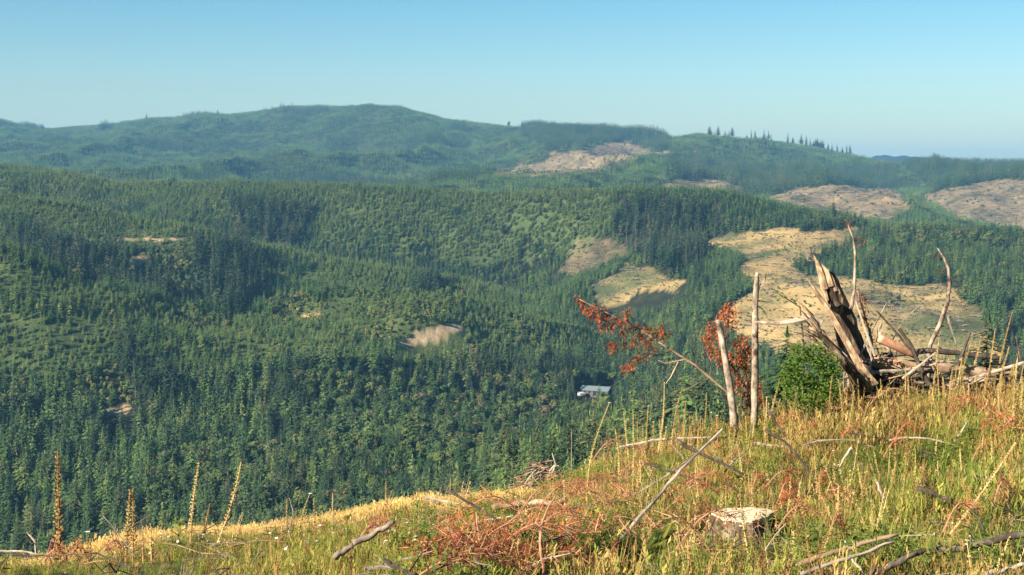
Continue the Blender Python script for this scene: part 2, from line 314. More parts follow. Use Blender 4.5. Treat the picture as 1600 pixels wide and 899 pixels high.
# ground
m, nt, b = new_mat('ground_cover')
at = nt.nodes.new('ShaderNodeAttribute'); at.attribute_name = 'cover'
sep = nt.nodes.new('ShaderNodeSeparateColor'); nt.links.new(at.outputs['Color'], sep.inputs[0])
n_f = noise(nt, .05, 6, .65); n_m = noise(nt, .012, 5, .6); n_s = noise(nt, .35, 5, .7)
soil = ramp(nt, [(.35, (.012, .016, .009)), (.6, (.022, .026, .012)), (.75, (.045, .043, .022))], n_f)
straw = ramp(nt, [(.40, (.06, .075, .03)), (.46, (.13, .12, .05)), (.51, (.25, .185, .08)), (.60, (.38, .275, .12))], mixc(nt, .35, n_m, n_s))
brown = ramp(nt, [(.38, (.05, .055, .035)), (.46, (.11, .092, .055)), (.55, (.19, .145, .085)), (.66, (.28, .215, .13))], mixc(nt, .5, n_m, n_f))
grav = ramp(nt, [(.35, (.24, .165, .10)), (.65, (.50, .37, .23))], n_f)
meadow = ramp(nt, [(.36, (.03, .05, .018)), (.5, (.06, .088, .028)), (.62, (.10, .125, .04)), (.7, (.16, .15, .055))], mixc(nt, .5, n_m, n_s)); c1 = mixc(nt, at.outputs['Alpha'], soil, meadow); c1 = mixc(nt, sep.outputs[0], c1, straw); c1 = mixc(nt, sep.outputs[1], c1, brown); c1 = mixc(nt, sep.outputs[2], c1, grav)
nf1 = noise(nt, 1.1, 6, .7); nf2 = noise(nt, 9, 5, .7)
fore = ramp(nt, [(.36, (.025, .020, .012)), (.5, (.06, .048, .022)), (.66, (.13, .095, .045))], mixc(nt, .5, nf1, nf2))
gp = nt.nodes.new('ShaderNodeNewGeometry'); sx = nt.nodes.new('ShaderNodeSeparateXYZ'); nt.links.new(gp.outputs['Position'], sx.inputs[0])
mr = nt.nodes.new('ShaderNodeMapRange'); mr.inputs[1].default_value = 70; mr.inputs[2].default_value = 140; nt.links.new(sx.outputs['Y'], mr.inputs[0])
nt.links.new(mixc(nt, mr.outputs[0], fore, c1), b.inputs['Base Color']); bump_to(nt, b, mixc(nt, .5, n_s, n_f), .8, 2.5)
M['ground'] = m

# ------------------------------------------------------------------ mesh building
class MB:
    def __init__(s): s.v = []; s.f = []; s.n = 0
    def add(s, v, f):
        s.f.extend([tuple(i + s.n for i in q) for q in f]); s.v.extend([tuple(map(float, p)) for p in v]); s.n = len(s.v)
    def tube(s, pts, rad, sides=6, jit=0.0, cap=True, flat=1.0, flatdir=None):
        pts = [np.array(p, float) for p in pts]; V = []; ref = np.array([0.13, 0.31, 0.94]); L = len(pts)
        for i, p in enumerate(pts):
            t = pts[min(i + 1, L - 1)] - pts[max(i - 1, 0)]; t = t / (np.linalg.norm(t) + 1e-9)
            if flatdir is not None: ref = np.array(flatdir, float)
            a = np.cross(t, ref); na = np.linalg.norm(a)
            if na < 1e-3: a = np.cross(t, [1, 0, 0]); na = np.linalg.norm(a)
            a = a / na; bb = np.cross(t, a)
            r = rad[i] if hasattr(rad, '__len__') else rad
            for k in range(sides):
                an = 2 * math.pi * k / sides; rr = r * (1 + random.uniform(-jit, jit))
                V.append(p + a * math.cos(an) * rr + bb * math.sin(an) * rr * flat)
        Fc = []
        for i in range(L - 1):
            for k in range(sides):
                k2 = (k + 1) % sides
                Fc.append((i * sides + k, i * sides + k2, (i + 1) * sides + k2, (i + 1) * sides + k))
        if cap: Fc.append(tuple(range(sides - 1, -1, -1))); Fc.append(tuple((L - 1) * sides + k for k in range(sides)))
        s.add(V, Fc)
    def leaf(s, p, d, w, up=(0, 0, 1)):
        """pointed leaf: four-cornered blade from p along d"""
        p = np.array(p, float); d = np.array(d, float); sd = np.cross(d, up); n = np.linalg.norm(sd)
        if n < 1e-6: sd = np.array([1, 0, 0.]); n = 1
        sd = sd / n * w * .5
        s.add([p, p + d * .45 + sd, p + d, p + d * .45 - sd], [(0, 1, 2, 3)])
    def blob(s, p, r, d=(0, 0, 1), el=1.0):
        p = np.array(p, float); d = np.array(d, float); d = d / (np.linalg.norm(d) + 1e-9)
        a = np.cross(d, [.3, .5, .8]); a /= np.linalg.norm(a) + 1e-9; b_ = np.cross(d, a)
        V = [p - d * r * el, p + d * r * el] + [p + (a * math.cos(k * 2.094) + b_ * math.sin(k * 2.094)) * r for k in range(3)]
        s.add(V, [(0, 3, 2), (0, 4, 3), (0, 2, 4), (1, 2, 3), (1, 3, 4), (1, 4, 2)])
    def mesh(s, name, mat, origin=(0, 0, 0), smooth_=False):
        me = bpy.data.meshes.new(name); o = np.array(origin)
        me.from_pydata([tuple(np.array(p) - o) for p in s.v], [], s.f); me.update()
        me.materials.append(mat)
        if smooth_: me.polygons.foreach_set('use_smooth', [True] * len(me.polygons))
        return me
def link(name, me, parent=None, loc=(0, 0, 0)):
    o = bpy.data.objects.new(name, me); C.objects.link(o); o.location = loc
    if parent is not None: o.parent = parent
    return o
def tag(o, label=None, cat=None, group=None, kind=None):
    if label: o['label'] = label
    if cat: o['category'] = cat
    if group: o['group'] = group
    if kind: o['kind'] = kind
    return o
def thing(name, loc, label, cat, group=None):
    o = bpy.data.objects.new(name, None); o.empty_display_size = .2; C.objects.link(o); o.location = tuple(map(float, loc))
    return tag(o, label, cat, group)
def part(name, mb, mat, parent, origin, smooth_=False):
    return link(name, mb.mesh(name, M[mat], origin, smooth_), parent)

# ------------------------------------------------------------------ ground sheet
verts = np.stack([XX.ravel(), YY.ravel(), HG.ravel()], 1)
ii = (np.arange(NC - 1)[:, None] * ND + np.arange(ND - 1)[None, :]).ravel()
quads = np.stack([ii, ii + ND, ii + ND + 1, ii + 1], 1)
me = bpy.data.meshes.new('ground'); me.vertices.add(len(verts)); me.vertices.foreach_set('co', verts.ravel())
me.loops.add(len(quads) * 4); me.loops.foreach_set('vertex_index', quads.ravel())
me.polygons.add(len(quads)); me.polygons.foreach_set('loop_start', np.arange(0, len(quads) * 4, 4)); 
me.update(calc_edges=True)
me.polygons.foreach_set('use_smooth', np.ones(len(quads), bool))
ca = me.attributes.new('cover', 'FLOAT_COLOR', 'POINT'); ca.data.foreach_set('color', cov.ravel())
me.materials.append(M['ground'])
tag(link('terrain', me), kind='structure')

# ------------------------------------------------------------------ tree prototypes
def conifer_mb(h, r, tiers, per, seed, base=.08, ragged=.35, lean=0.0, top_pow=1.0, sub=1):
    """drooping boughs in uneven whorls round a stem, each bough a spray of needle fans; returns the foliage"""
    rd = random.Random(seed); mb = MB()
    for i in range(tiers):
        t = (i + rd.uniform(-.4, .4)) / tiers; t = min(max(t, 0), .985); z = h * (base + (1 - base) * t)
        rr = r * (1 - t) ** top_pow * rd.uniform(.78, 1.12) + .04 * r
        if t < .12: rr *= .8
        a0 = rd.uniform(0, 6.28); n = max(4, int(per * (.5 + .5 * (1 - t)))); step = h / tiers
        for k in range(n):
            a = a0 + 6.283 * k / n + rd.uniform(-.3, .3); L = rr * rd.uniform(1 - ragged, 1.14)
            dx, dy = math.cos(a), math.sin(a); zz = z + rd.uniform(-.5, .5) * step; up = step * rd.uniform(.2, .8); dr = L * rd.uniform(.05, .35)
            o = np.array([0, 0, zz + up]); tip = np.array([dx * L, dy * L, zz - dr * .5])
            if sub == 0:
                w = L * .5 + .1; sd = np.array([-dy, dx, 0]) * w * .5; mid = o * .45 + tip * .55
                mb.add([o, mid + sd - [0, 0, w * .25], tip, mid - sd - [0, 0, w * .25]], [(0, 1, 2), (0, 2, 3)]); continue
            ns = {1: 3, 2: 6, 3: 10}[sub]; q_ = {1: (1.0, .50), 2: (.62, .36), 3: (.34, .24)}[sub]
            for j in range(ns):
                f = (j + .6) / ns; q = o + (tip - o) * f * .9; q[2] += rd.uniform(-.02, .04) * L
                w = L * (.62 - .34 * f) * q_[0] * rd.uniform(.7, 1.3); aa = a + (rd.uniform(-.9, .9) if j < ns - 1 else 0); ll = L * q_[1] * rd.uniform(.7, 1.2)
                e = np.array([math.cos(aa) * ll, math.sin(aa) * ll, -ll * rd.uniform(-.05, .55)]); sd = np.array([-math.sin(aa), math.cos(aa), rd.uniform(-.4, .4)]) * w * .5
                mb.add([q - e * .3, q + e * .25 + sd, q + e, q + e * .25 - sd], [(0, 1, 2), (0, 2, 3)])
    mb.add([(0, 0, h * 1.03), (.04 * r, 0, h * .93), (-.04 * r, .05 * r, h * .93), (0, -.06 * r, h * .93)], [(0, 1, 2), (0, 2, 3), (0, 3, 1)])
    return mb
def broad_mb(h, r, n, seed, bare=.18, lumps=7, ls=.16):
    rd = random.Random(seed); mb = MB(); cs = []
    for k in range(lumps):
        a = rd.uniform(0, 6.28); q = rd.uniform(0, .62) * r; zc = h * rd.uniform(bare + .18, .84)
        cs.append((math.cos(a) * q, math.sin(a) * q, zc, r * rd.uniform(.36, .58)))
    cs.append((0, 0, h * .72, r * .6))
    for k in range(n):
        c = rd.choice(cs); th = rd.uniform(0, 6.28); ph = math.acos(rd.uniform(-.7, 1)); q = c[3] * rd.uniform(.78, 1.08)
        d = np.array([math.sin(ph) * math.cos(th), math.sin(ph) * math.sin(th), math.cos(ph)])
        p = np.array(c[:3]) + d * q * np.array([1, 1, .85])
        L = r * ls * rd.uniform(.7, 1.4); t1 = np.cross(d, [rd.uniform(-1, 1), rd.uniform(-1, 1), rd.uniform(-1, 1)]); t1 /= np.linalg.norm(t1) + 1e-6
        t2 = np.cross(d, t1) ; tilt = d * rd.uniform(-.5, .5)
        mb.add([p - t1 * L, p - t2 * L * .8 + tilt * L, p + t1 * L, p + t2 * L * .8 - tilt * L], [(0, 1, 2), (0, 2, 3)])
    return mb
def trunk_mb(h, r0, seed, limbs=0, bend=.02):
    rd = random.Random(seed); mb = MB(); pts = [(rd.uniform(-bend, bend) * h * (i > 0), rd.uniform(-bend, bend) * h * (i > 0), -1.0 + (h + 1) * i / 5) for i in range(6)]
    mb.tube(pts, [r0 * (1 - .93 * i / 5) for i in range(6)], 6)
    for k in range(limbs):
        a = rd.uniform(0, 6.28); z = h * rd.uniform(.3, .65); L = h * rd.uniform(.2, .34)
        mb.tube([(0, 0, z), (math.cos(a) * L * .5, math.sin(a) * L * .5, z + L * .45), (math.cos(a) * L * .8, math.sin(a) * L * .8, z + L)], [r0 * .4, r0 * .25, r0 * .08], 4)
    return mb
protos = bpy.data.collections.new('tree_kinds')          # not linked: only a palette for the woods
pidx = {}
def add_proto(name, meshes):
    o = bpy.data.objects.new(name, meshes); protos.objects.link(o); return o
def merged(mb1, mat1, mb2=None, mat2=None):
    me = bpy.data.meshes.new('tree'); v = list(mb1.v); f = list(mb1.f); k = len(f)
    if mb2: n0 = len(v); v += mb2.v; f += [tuple(i + n0 for i in q) for q in mb2.f]
    me.from_pydata(v, [], f); me.update(); me.materials.append(M[mat1])
    if mb2: me.materials.append(M[mat2]); mi = np.zeros(len(f), np.int32); mi[k:] = 1; me.polygons.foreach_set('material_index', mi)
    return me
kinds = {}
def reg(kind, k, me): kinds.setdefault(kind, []).append('%s_%02d' % (kind, k)); add_proto('%s_%02d' % (kind, k), me)
TREE = {'young': [], 'mature': [], 'broad': []}
for k in range(5):
    mb = conifer_mb(1, .27 + .025 * (k % 3), 12, 10, 100 + k, .03, .35); tm = trunk_mb(.95, .014, k)
    TREE['young'].append((mb, tm)); reg('young', k, merged(mb, 'conifer', tm, 'trunk')); reg('pale', k, merged(mb, 'conifer_pale', tm, 'trunk'))
for k in range(5):
    mb = conifer_mb(1, .16 + .02 * k, 16, 10, 200 + k, .10 + .04 * k, .5, top_pow=.75); tm = trunk_mb(.97, .013, 50 + k)
    TREE['mature'].append((mb, tm)); reg('mature', k, merged(mb, 'conifer_dark', tm, 'trunk'))
for k in range(5):
    mb = broad_mb(1, .36 + .03 * k, 300, 300 + k); tm = trunk_mb(.7, .02, 70 + k, 5)
    TREE['broad'].append((mb, tm)); reg('broad', k, merged(mb, 'broad', tm, 'trunk'))
for k in range(3): reg('brush', k, merged(broad_mb(1, .75, 150, 400 + k, .0, 6, .2), 'brush'))
def debris(k):
    mb = MB(); rd = random.Random(40 + k)
    for i in range(7):
        a = rd.uniform(-.6, .6) + (1.2 if rd.random() < .3 else 0); L = rd.uniform(2, 7); x, y = rd.uniform(-5, 5), rd.uniform(-5, 5); mb.tube([(x, y, .3), (x + math.cos(a) * L, y + math.sin(a) * L, .5 + rd.uniform(0, .8))], [.38, .22], 4)
    for i in range(4): x, y = rd.uniform(-5, 5), rd.uniform(-5, 5); mb.tube([(x, y, -.3), (x, y, .9)], [.55, .45], 6)
    me_ = merged(mb, ['wood_grey', 'wood_brown', 'wood_dark'][k]); reg('debris', k, me_)
for k in range(3): debris(k)
for k in range(2): reg('tallbare', k, merged(conifer_mb(1, .10, 10, 7, 500 + k, .48 + .1 * k, .5, top_pow=.6), 'conifer_dark', trunk_mb(.97, .012, 90 + k), 'wood_grey'))
def patch(kind, k, size, n, hh, rr, mat):
    rd = random.Random(600 + k); mb = MB()
    for i in range(n):
        x = (i % 3 - 1 + rd.uniform(-.4, .4)) * size / 3; y = (i // 3 - 1 + rd.uniform(-.4, .4)) * size / 3; h = hh * rd.uniform(.75, 1.2)
        c = conifer_mb(h, rr * rd.uniform(.8, 1.2), 5, 6, rd.random(), .02, .35, sub=0)
        mb.add([(a + x, b_ + y, z) for a, b_, z in c.v], c.f)
    reg(kind, k, merged(mb, mat))
for k in range(4): patch('fyoung', k, 21, 9, 14, 4.0, 'conifer')
for k in range(4): patch('fmature', 10 + k, 21, 9, 28, 5.2, 'conifer_dark')
order = sorted(o.name for o in protos.objects); oi = {n: i for i, n in enumerate(order)}

# ------------------------------------------------------------------ scatter the woods
ELEV = (HG - CZ) / YY
RUN = np.maximum.accumulate(ELEV, 1)
def horizon(x, y):
    ci = np.clip(np.round((x / y + CMAX) / (2 * CMAX) * (NC - 1)).astype(int), 0, NC - 1)
    ri = np.clip(np.searchsorted(drows, y * .99) - 1, 0, ND - 1)
    return RUN[ci, ri]
def grid_pts(s, y0, y1, cm):
    xs = np.arange(-cm * y1, cm * y1, s); ys = np.arange(y0, y1, s)
    X, Y = np.meshgrid(xs, ys); X = X + rng.uniform(-.42, .42, X.shape) * s; Y = Y + rng.uniform(-.42, .42, Y.shape) * s
    k = np.abs(X) < cm * Y; return X[k], Y[k]
pts_all = []       # x,y,z,kind,scale_h,scale_w,rot
def sel_add(X, Y, Z, kind, h, w):
    n = len(X)
    if n == 0: return
    names = kinds[kind]; id_ = np.array([oi[q] for q in names])[rng.integers(0, len(names), n)]
    pts_all.append(np.stack([X, Y, Z - .02 * h, id_, h, w, rng.uniform(0, 6.28, n)], 1))
X, Y = grid_pts(5.1, 330, 2480, .42); Z = H(X, Y); ppx, ppy = proj(X, Y, Z)
n_big = fbm(X / 90, Y / 90, 41, 3); n_sm = fbm(X / 18, Y / 18, 43, 2)
jx = fbm(X / 40, Y / 40, 31, 4) * 15; jy = fbm(X / 40 + 50, Y / 40, 32, 4) * 11
cut = inside(CUT + STRAW2 + BROWN[:1], ppx + jx, ppy + jy, Y); pit = inside(PIT, ppx + jx * .3, ppy + jy * .2, Y); br = inside(BRUSH, ppx + jx, ppy + jy, Y)
mat_ = inside(MATURE, ppx + jx, ppy + jy, Y) & ~cut & ~pit; med = inside(MED, ppx + jx, ppy + jy, Y) & ~mat_ & ~cut & ~pit & ~br
valley = (Y < 1500) & (ppy > 585) & med
bmix = np.zeros(len(X)); 
bmix[valley & (ppx > 480) & (ppx < 1130) & (ppy > 600)] = .55
bmix[valley & (ppx > 250) & (ppx < 720) & (ppy > 720)] = .45
cls = np.full(len(X), 'young', object)
r1 = rng.random(len(X))
h = 11.5 * (1 + .22 * n_big + .25 * n_sm) * rng.uniform(.72, 1.25, len(X)); w = h * rng.uniform(.85, 1.2, len(X))
keep = (r1 < .93)
# trees of the second growth
h = np.where(med, np.where(Y > 1500, 16, 21) * rng.uniform(.6, 1.35, len(X)) * (1 + .25 * n_big), h); w = np.where(med, h * rng.uniform(.8, 1.15, len(X)), w)
keep &= ~med | (r1 < .58)
cls[med & (rng.random(len(X)) < np.where((ppy > 585) & (ppx > 420), .7, .35))] = 'mature'
# old belts
h = np.where(mat_, rng.uniform(22, 38, len(X)), h); w = np.where(mat_, h * rng.uniform(.85, 1.15, len(X)), w); cls[mat_] = 'mature'; keep &= ~mat_ | (r1 < .38)
cls[mat_ & (rng.random(len(X)) < .18)] = 'tallbare'
# broadleaved
bz = (rng.random(len(X)) < np.clip(bmix * (1 + 2.2 * n_big), 0, 1)) | (~cut & ~mat_ & (rng.random(len(X)) < np.where(n_big > .28, .22, .012)))
bz &= ~cut & ~pit & (Y > 680); hb = np.where(med, rng.uniform(9, 17, len(X)), rng.uniform(5, 10, len(X)))
h = np.where(bz, hb, h); w = np.where(bz, hb * rng.uniform(.95, 1.3, len(X)), w); cls[bz] = 'broad'; keep &= ~bz | (r1 < .5)
# brush and clearings
sh = br & (rng.random(len(X)) < .75); h = np.where(sh, rng.uniform(2, 5, len(X)), h); w = np.where(sh, h * .9, w); cls[sh] = 'brush'
cs = cut & (rng.random(len(X)) < np.clip(.30 + 1.2 * n_big, 0.05, .8)); h = np.where(cs, rng.uniform(.6, 1.6, len(X)) ** 2, h); w = np.where(cs, h * 1.2, w); cls[cs] = np.where(rng.random(cs.sum()) < .75, 'brush', 'young')
XC, YC, ZC = X[cut & ~cs], Y[cut & ~cs], Z[cut & ~cs]
keep &= ~cut | cs; keep &= ~pit
road = (Y < 620) & (ppx < 820); keep &= ~((Y < 560) & (ppx > 1135)) ; keep &= ~((Y < 560) & (ppy < 690) & (ppx < 1135) & (ppx > 1060))
pale = inside(PALE, ppx + jx * 2, ppy + jy * 1.5, Y) & (cls == 'young') & (n_big > -.3); cls[pale] = 'pale'
h = np.where(pale, rng.uniform(4.2, 8.0, len(X)) * np.where(Y > 1700, 1.4, 1.0) * (1 + .25 * n_big), h); w = np.where(pale, h * rng.uniform(1.05, 1.5, len(X)), w)
S_ = 55.0; lap = (H(X + S_, Y) + H(X - S_, Y) + H(X, Y + S_) + H(X, Y - S_)) / 4 - Z
gul = (lap > 7.0 + 5 * n_sm) & ((cls == 'pale') | ((cls == 'young') & ~med)) & (rng.random(len(X)) < .72)
cls[gul] = np.where(rng.random(gul.sum()) < .7, 'mature', 'broad'); h = np.where(gul, np.where(cls == 'broad', rng.uniform(7, 12, len(X)), rng.uniform(12, 22, len(X))), h); w = np.where(gul, h * rng.uniform(.9, 1.2, len(X)), w)
keep &= ~(cls == 'pale') | (r1 < .97)
gap = fbm(X / 30, Y / 30, 71, 3); keep &= ~((gap < -.36) & (r1 > .25) & ~mat_); tall = (gap > .3) & (rng.random(len(X)) < .12) & ~cut; h = np.where(tall, h * 1.45, h); w = np.where(tall, w * 1.15, w)
# in front of the far house stays open, as the lawn there
hx, hy = None, None
hd = hit(932, 617, 700, 1700) or 1250; hc = P(932, 617, hd); hx, hy = hc[0], hc[1]
keep &= ~((np.abs(X - hx) < 22) & (Y > hy - 85) & (Y < hy + 12) & (h > 0)) | ((np.abs(X - hx) < 22) & (Y > hy - 85) & (Y < hy - 25) & (r1 < .2))
vis = (Z + h - CZ) / Y > horizon(X, Y) - .003
mx2 = ppy - .55 * h * F / Y
OPEN = [([(612, 542), (645, 520), (668, 508), (690, 504), (726, 501), (726, 520), (700, 528), (680, 537), (645, 545)], 1100, 1600), ([(148, 650), (165, 636), (215, 634), (220, 648)], 800, 1250), ([(195, 412), (198, 400), (232, 392), (232, 410)], 1250, 1800),
        ([(925, 455), (980, 410), (1010, 410), (1045, 432), (1080, 436), (1060, 462), (985, 480), (950, 482)], 1300, 2000), ([(898, 598), (960, 600), (962, 613), (898, 611)], 700, 1600)]
for q in (.15, .55, .95): keep &= ~(inside(OPEN, ppx, ppy - q * h * F / Y, Y) & (h > 2.5))
keep &= vis & (ppx > -140) & (ppx < 1720)
X, Y, Z, h, w, cls, ppx, ppy = [q[keep] for q in (X, Y, Z, h, w, cls, ppx, ppy)]
# the individuals: those that stand largest in the picture
brow_line = horizon(X, np.full(len(X), 120.0))
app = np.where((ppx > 5) & (ppx < 1595) & ((Z + .35 * h - CZ) / Y > horizon(X, Y)) & ((Z + .5 * h - CZ) / Y > brow_line), h / Y, 0) * np.where(np.isin(cls, ['young', 'mature', 'broad']), 1, 0)
NIND = {'conifer': 265, 'broad': 110}
isb = cls == 'broad'
rank_c = np.argsort(-np.where(isb, 0, app))[:NIND['conifer']]; rank_b = np.argsort(-np.where(isb, app, 0))[:NIND['broad']]
ind = np.zeros(len(X), bool); ind[rank_c] = True; ind[rank_b] = True
for kind in ('young', 'pale', 'mature', 'broad', 'brush', 'tallbare'):
    k = (cls == kind) & ~ind; sel_add(X[k], Y[k], Z[k], kind, h[k], w[k])
IND = [(X[i], Y[i], Z[i], h[i], w[i], cls[i]) for i in np.nonzero(ind)[0]]
db = rng.random(len(XC)) < .13; sel_add(XC[db], YC[db], ZC[db], 'debris', np.ones(db.sum()), rng.uniform(.7, 1.2, db.sum()))
# far ridge
X, Y = grid_pts(19.0, 2480, 7750, .42); Z = H(X, Y); ppx, ppy = proj(X, Y, Z)
jx = fbm(X / 40, Y / 40, 31, 4) * 9; jy = fbm(X / 40 + 50, Y / 40, 32, 4) * 4.4
bro = inside(BROWN, ppx + jx, ppy + jy, Y)
nb = fbm(X / 260, Y / 320, 47, 3)
oldw = (inside([([(812, 180), (1030, 190), (1045, 236), (940, 224), (860, 236), (820, 215)], 3000, 7600), ([(1180, 262), (1400, 262), (1400, 296), (1200, 306)], 2600, 6200), ([(1385, 235), (1700, 240), (1700, 285), (1460, 300)], 2600, 6200), ([(1050, 240), (1200, 262), (1200, 305), (1040, 275)], 2600, 6200)], ppx + jx, ppy + jy, Y)) | (nb > .42)
sprinkle = bro & (rng.random(len(X)) < np.clip(.26 + 1.8 * (nb - .05), .12, .8))
keep = (~bro | sprinkle) & ((Z + 25 - CZ) / Y > horizon(X, Y) - .002) & (ppx > -100) & (ppx < 1700) & (rng.random(len(X)) < .95)
k = keep & ~oldw & ~sprinkle; sel_add(X[k], Y[k], Z[k], 'fyoung', rng.uniform(.55, 1.05, k.sum()) * (1 + .4 * nb[k]), rng.uniform(.9, 1.15, k.sum()))
k = keep & oldw & ~sprinkle; sel_add(X[k], Y[k], Z[k], 'fmature', rng.uniform(.75, 1.15, k.sum()), rng.uniform(.85, 1.05, k.sum()))
k = keep & sprinkle; sel_add(X[k], Y[k], Z[k], 'broad', rng.uniform(2, 8, k.sum()), rng.uniform(4, 12, k.sum()))
k = bro & ~sprinkle & (ppx > -100) & (ppx < 1700) & (rng.random(len(X)) < .6); sel_add(X[k], Y[k], Z[k], 'debris', np.full(k.sum(), 1.6), np.full(k.sum(), 1.5))
PA = np.concatenate(pts_all)

def instancer(name, A, coll, mat_any=None):
    me = bpy.data.meshes.new(name); n = len(A); me.vertices.add(n); me.vertices.foreach_set('co', A[:, :3].astype(np.float32).ravel())
    a = me.attributes.new('pick', 'INT', 'POINT'); a.data.foreach_set('value', A[:, 3].astype(np.int32))
    a = me.attributes.new('size', 'FLOAT_VECTOR', 'POINT'); a.data.foreach_set('vector', np.stack([A[:, 5], A[:, 5], A[:, 4]], 1).astype(np.float32).ravel())
    rot = np.zeros((n, 3), np.float32); rot[:, 2] = A[:, 6]
    if A.shape[1] > 7: rot[:, 0] = A[:, 7]; rot[:, 1] = A[:, 8]
    a = me.attributes.new('turn', 'FLOAT_VECTOR', 'POINT'); a.data.foreach_set('vector', rot.ravel())
    o = link(name, me); ng = bpy.data.node_groups.new(name, 'GeometryNodeTree')
    ng.interface.new_socket('Geometry', in_out='INPUT', socket_type='NodeSocketGeometry'); ng.interface.new_socket('Geometry', in_out='OUTPUT', socket_type='NodeSocketGeometry')
    N = ng.nodes; gi = N.new('NodeGroupInput'); go = N.new('NodeGroupOutput'); ip = N.new('GeometryNodeInstanceOnPoints')
    ci = N.new('GeometryNodeCollectionInfo'); ci.inputs[0].default_value = coll; ci.inputs['Separate Children'].default_value = True; ci.inputs['Reset Children'].default_value = True
    def at(nm, ty): q = N.new('GeometryNodeInputNamedAttribute'); q.data_type = ty; q.inputs[0].default_value = nm; return q.outputs[0]
    er = N.new('FunctionNodeEulerToRotation'); L = ng.links
    L.new(gi.outputs[0], ip.inputs['Points']); L.new(ci.outputs[0], ip.inputs['Instance']); ip.inputs['Pick Instance'].default_value = True
    L.new(at('pick', 'INT'), ip.inputs['Instance Index']); L.new(at('turn', 'FLOAT_VECTOR'), er.inputs[0]); L.new(er.outputs[0], ip.inputs['Rotation'])
    L.new(at('size', 'FLOAT_VECTOR'), ip.inputs['Scale']); L.new(ip.outputs[0], go.inputs[0])
    md = o.modifiers.new('scatter', 'NODES'); md.node_group = ng
    return o
tag(instancer('forest', PA, protos), 'dense conifer forest covering the valley sides and ridges', 'forest', kind='stuff')

# single trees
crown_me = {}; trunk_me = {}
for kd in ('young', 'mature', 'broad'):
    mt = {'young': 'conifer', 'mature': 'conifer_dark', 'broad': 'broad'}[kd]
    for k in range(5):
        if kd == 'young': mb = conifer_mb(1, .26 + .03 * (k % 3), 20, 13, 1100 + k, .04, .4, sub=2)
        elif kd == 'mature': mb = conifer_mb(1, .17 + .02 * k, 24, 12, 1200 + k, .10 + .04 * k, .5, top_pow=.78, sub=2)
        else: mb = broad_mb(1, .36 + .03 * k, 700, 1300 + k, ls=.115, lumps=10)
        crown_me[kd, k] = mb.mesh('crown', M[mt]); trunk_me[kd, k] = TREE[kd][k][1].mesh('trunk', M['trunk'])
for k in range(5):
    crown_me['near', k] = conifer_mb(1, .19 + .022 * k, 34, 15, 1400 + k, .03 + .02 * k, .45, top_pow=.85, sub=3).mesh('crown', M['conifer_dark' if k % 2 else 'conifer']); trunk_me['near', k] = TREE['young'][k][1].mesh('trunk', M['trunk'])
def single_tree(name, x, y, z, h_, w_, kd, label, cat, group, k=None, rz=None):
    k = random.randrange(5) if k is None else k
    o = thing(name, (x, y, z), label, cat, group); o.scale = (w_, w_, h_); o.rotation_euler.z = random.uniform(0, 6.28) if rz is None else rz
    c = link('crown', crown_me[kd, k], o); t_ = link('trunk', trunk_me[kd, k], o)
    return o
for (x, y, z, hh, ww, kd) in IND:
    nm, lb, ct, gr = {'young': ('conifer', 'pointed green conifer in the forest filling the valley below', 'tree', 'green conifers in the valley'),
                      'mature': ('old_conifer', 'dark tall narrow-crowned conifer in the valley forest', 'tree', 'dark conifers in the valley'),
                      'broad': ('broadleaf_tree', 'round-crowned broadleaf tree among conifers in the valley bottom', 'tree', 'broadleaf trees in the valley')}[kd]
    single_tree(nm, x, y, z, hh, ww, kd, lb, ct, gr)
def tree_by_top(px, top, height, d0, d1, kd, label, name='conifer', wf=1.0, group=None, k=None):
    """stands on the ground at the distance at which a tree of that height reaches the given line of sight"""
    c, s = ray(px, top); ds = np.geomspace(d0, d1, 500); e = np.abs(H(c * ds, ds) + height - (CZ + s * ds)) / ds
    d = ds[np.argmin(e)]; x, y = c * d, d
    return single_tree(name, x, y, float(H(x, y)) - .1, height, height * wf, kd, label, 'tree', group, k)
def tree_at(px, top, d, label, name='conifer', wf=1.0, group=None, k=None, kd='near'):
    c, s_ = ray(px, top); x = float(c) * d; z = float(H(x, d)); hh = CZ + float(s_) * d - z
    if hh > 3: single_tree(name, x, d, z - .2, hh, hh * wf, kd, label, 'tree', group, k)
tree_at(890, 616, 400, 'tall pointed fir rising behind the grassy brow beside the brushwood heap', k=1)
tree_at(860, 672, 410, 'smaller fir at the left foot of the tall pointed fir behind the brow', k=3)
tree_at(918, 650, 430, 'dark fir crowding the right side of the tall pointed fir behind the brow', k=3)
for px, tp, d_ in ((1010, 640, 420), (1042, 628, 430), (1077, 622, 440), (985, 662, 420), (955, 655, 430), (1100, 634, 430), (835, 706, 430), (800, 722, 450), (935, 684, 410), (1060, 648, 400), (1025, 660, 400), (1125, 630, 440), (975, 690, 390)):
    tree_at(px, tp, d_, 'green fir showing its tip over the stalk-lined brow left of the pale poles', group='firs just over the brow')
tree_by_top(1230, 505, 5.0, 36, 120, 'near', 'dark green young fir behind the broken snag and the leafy bush', wf=1.5, k=4)
tree_by_top(1545, 484, 5.0, 36, 120, 'near', 'dark green young fir behind the right end of the log pile', wf=1.5, k=3)
tree_by_top(612, 730, 14, 300, 900, 'broad', 'pale green feathery tree rising behind the golden grass brow', wf=.9, name='broadleaf_tree')
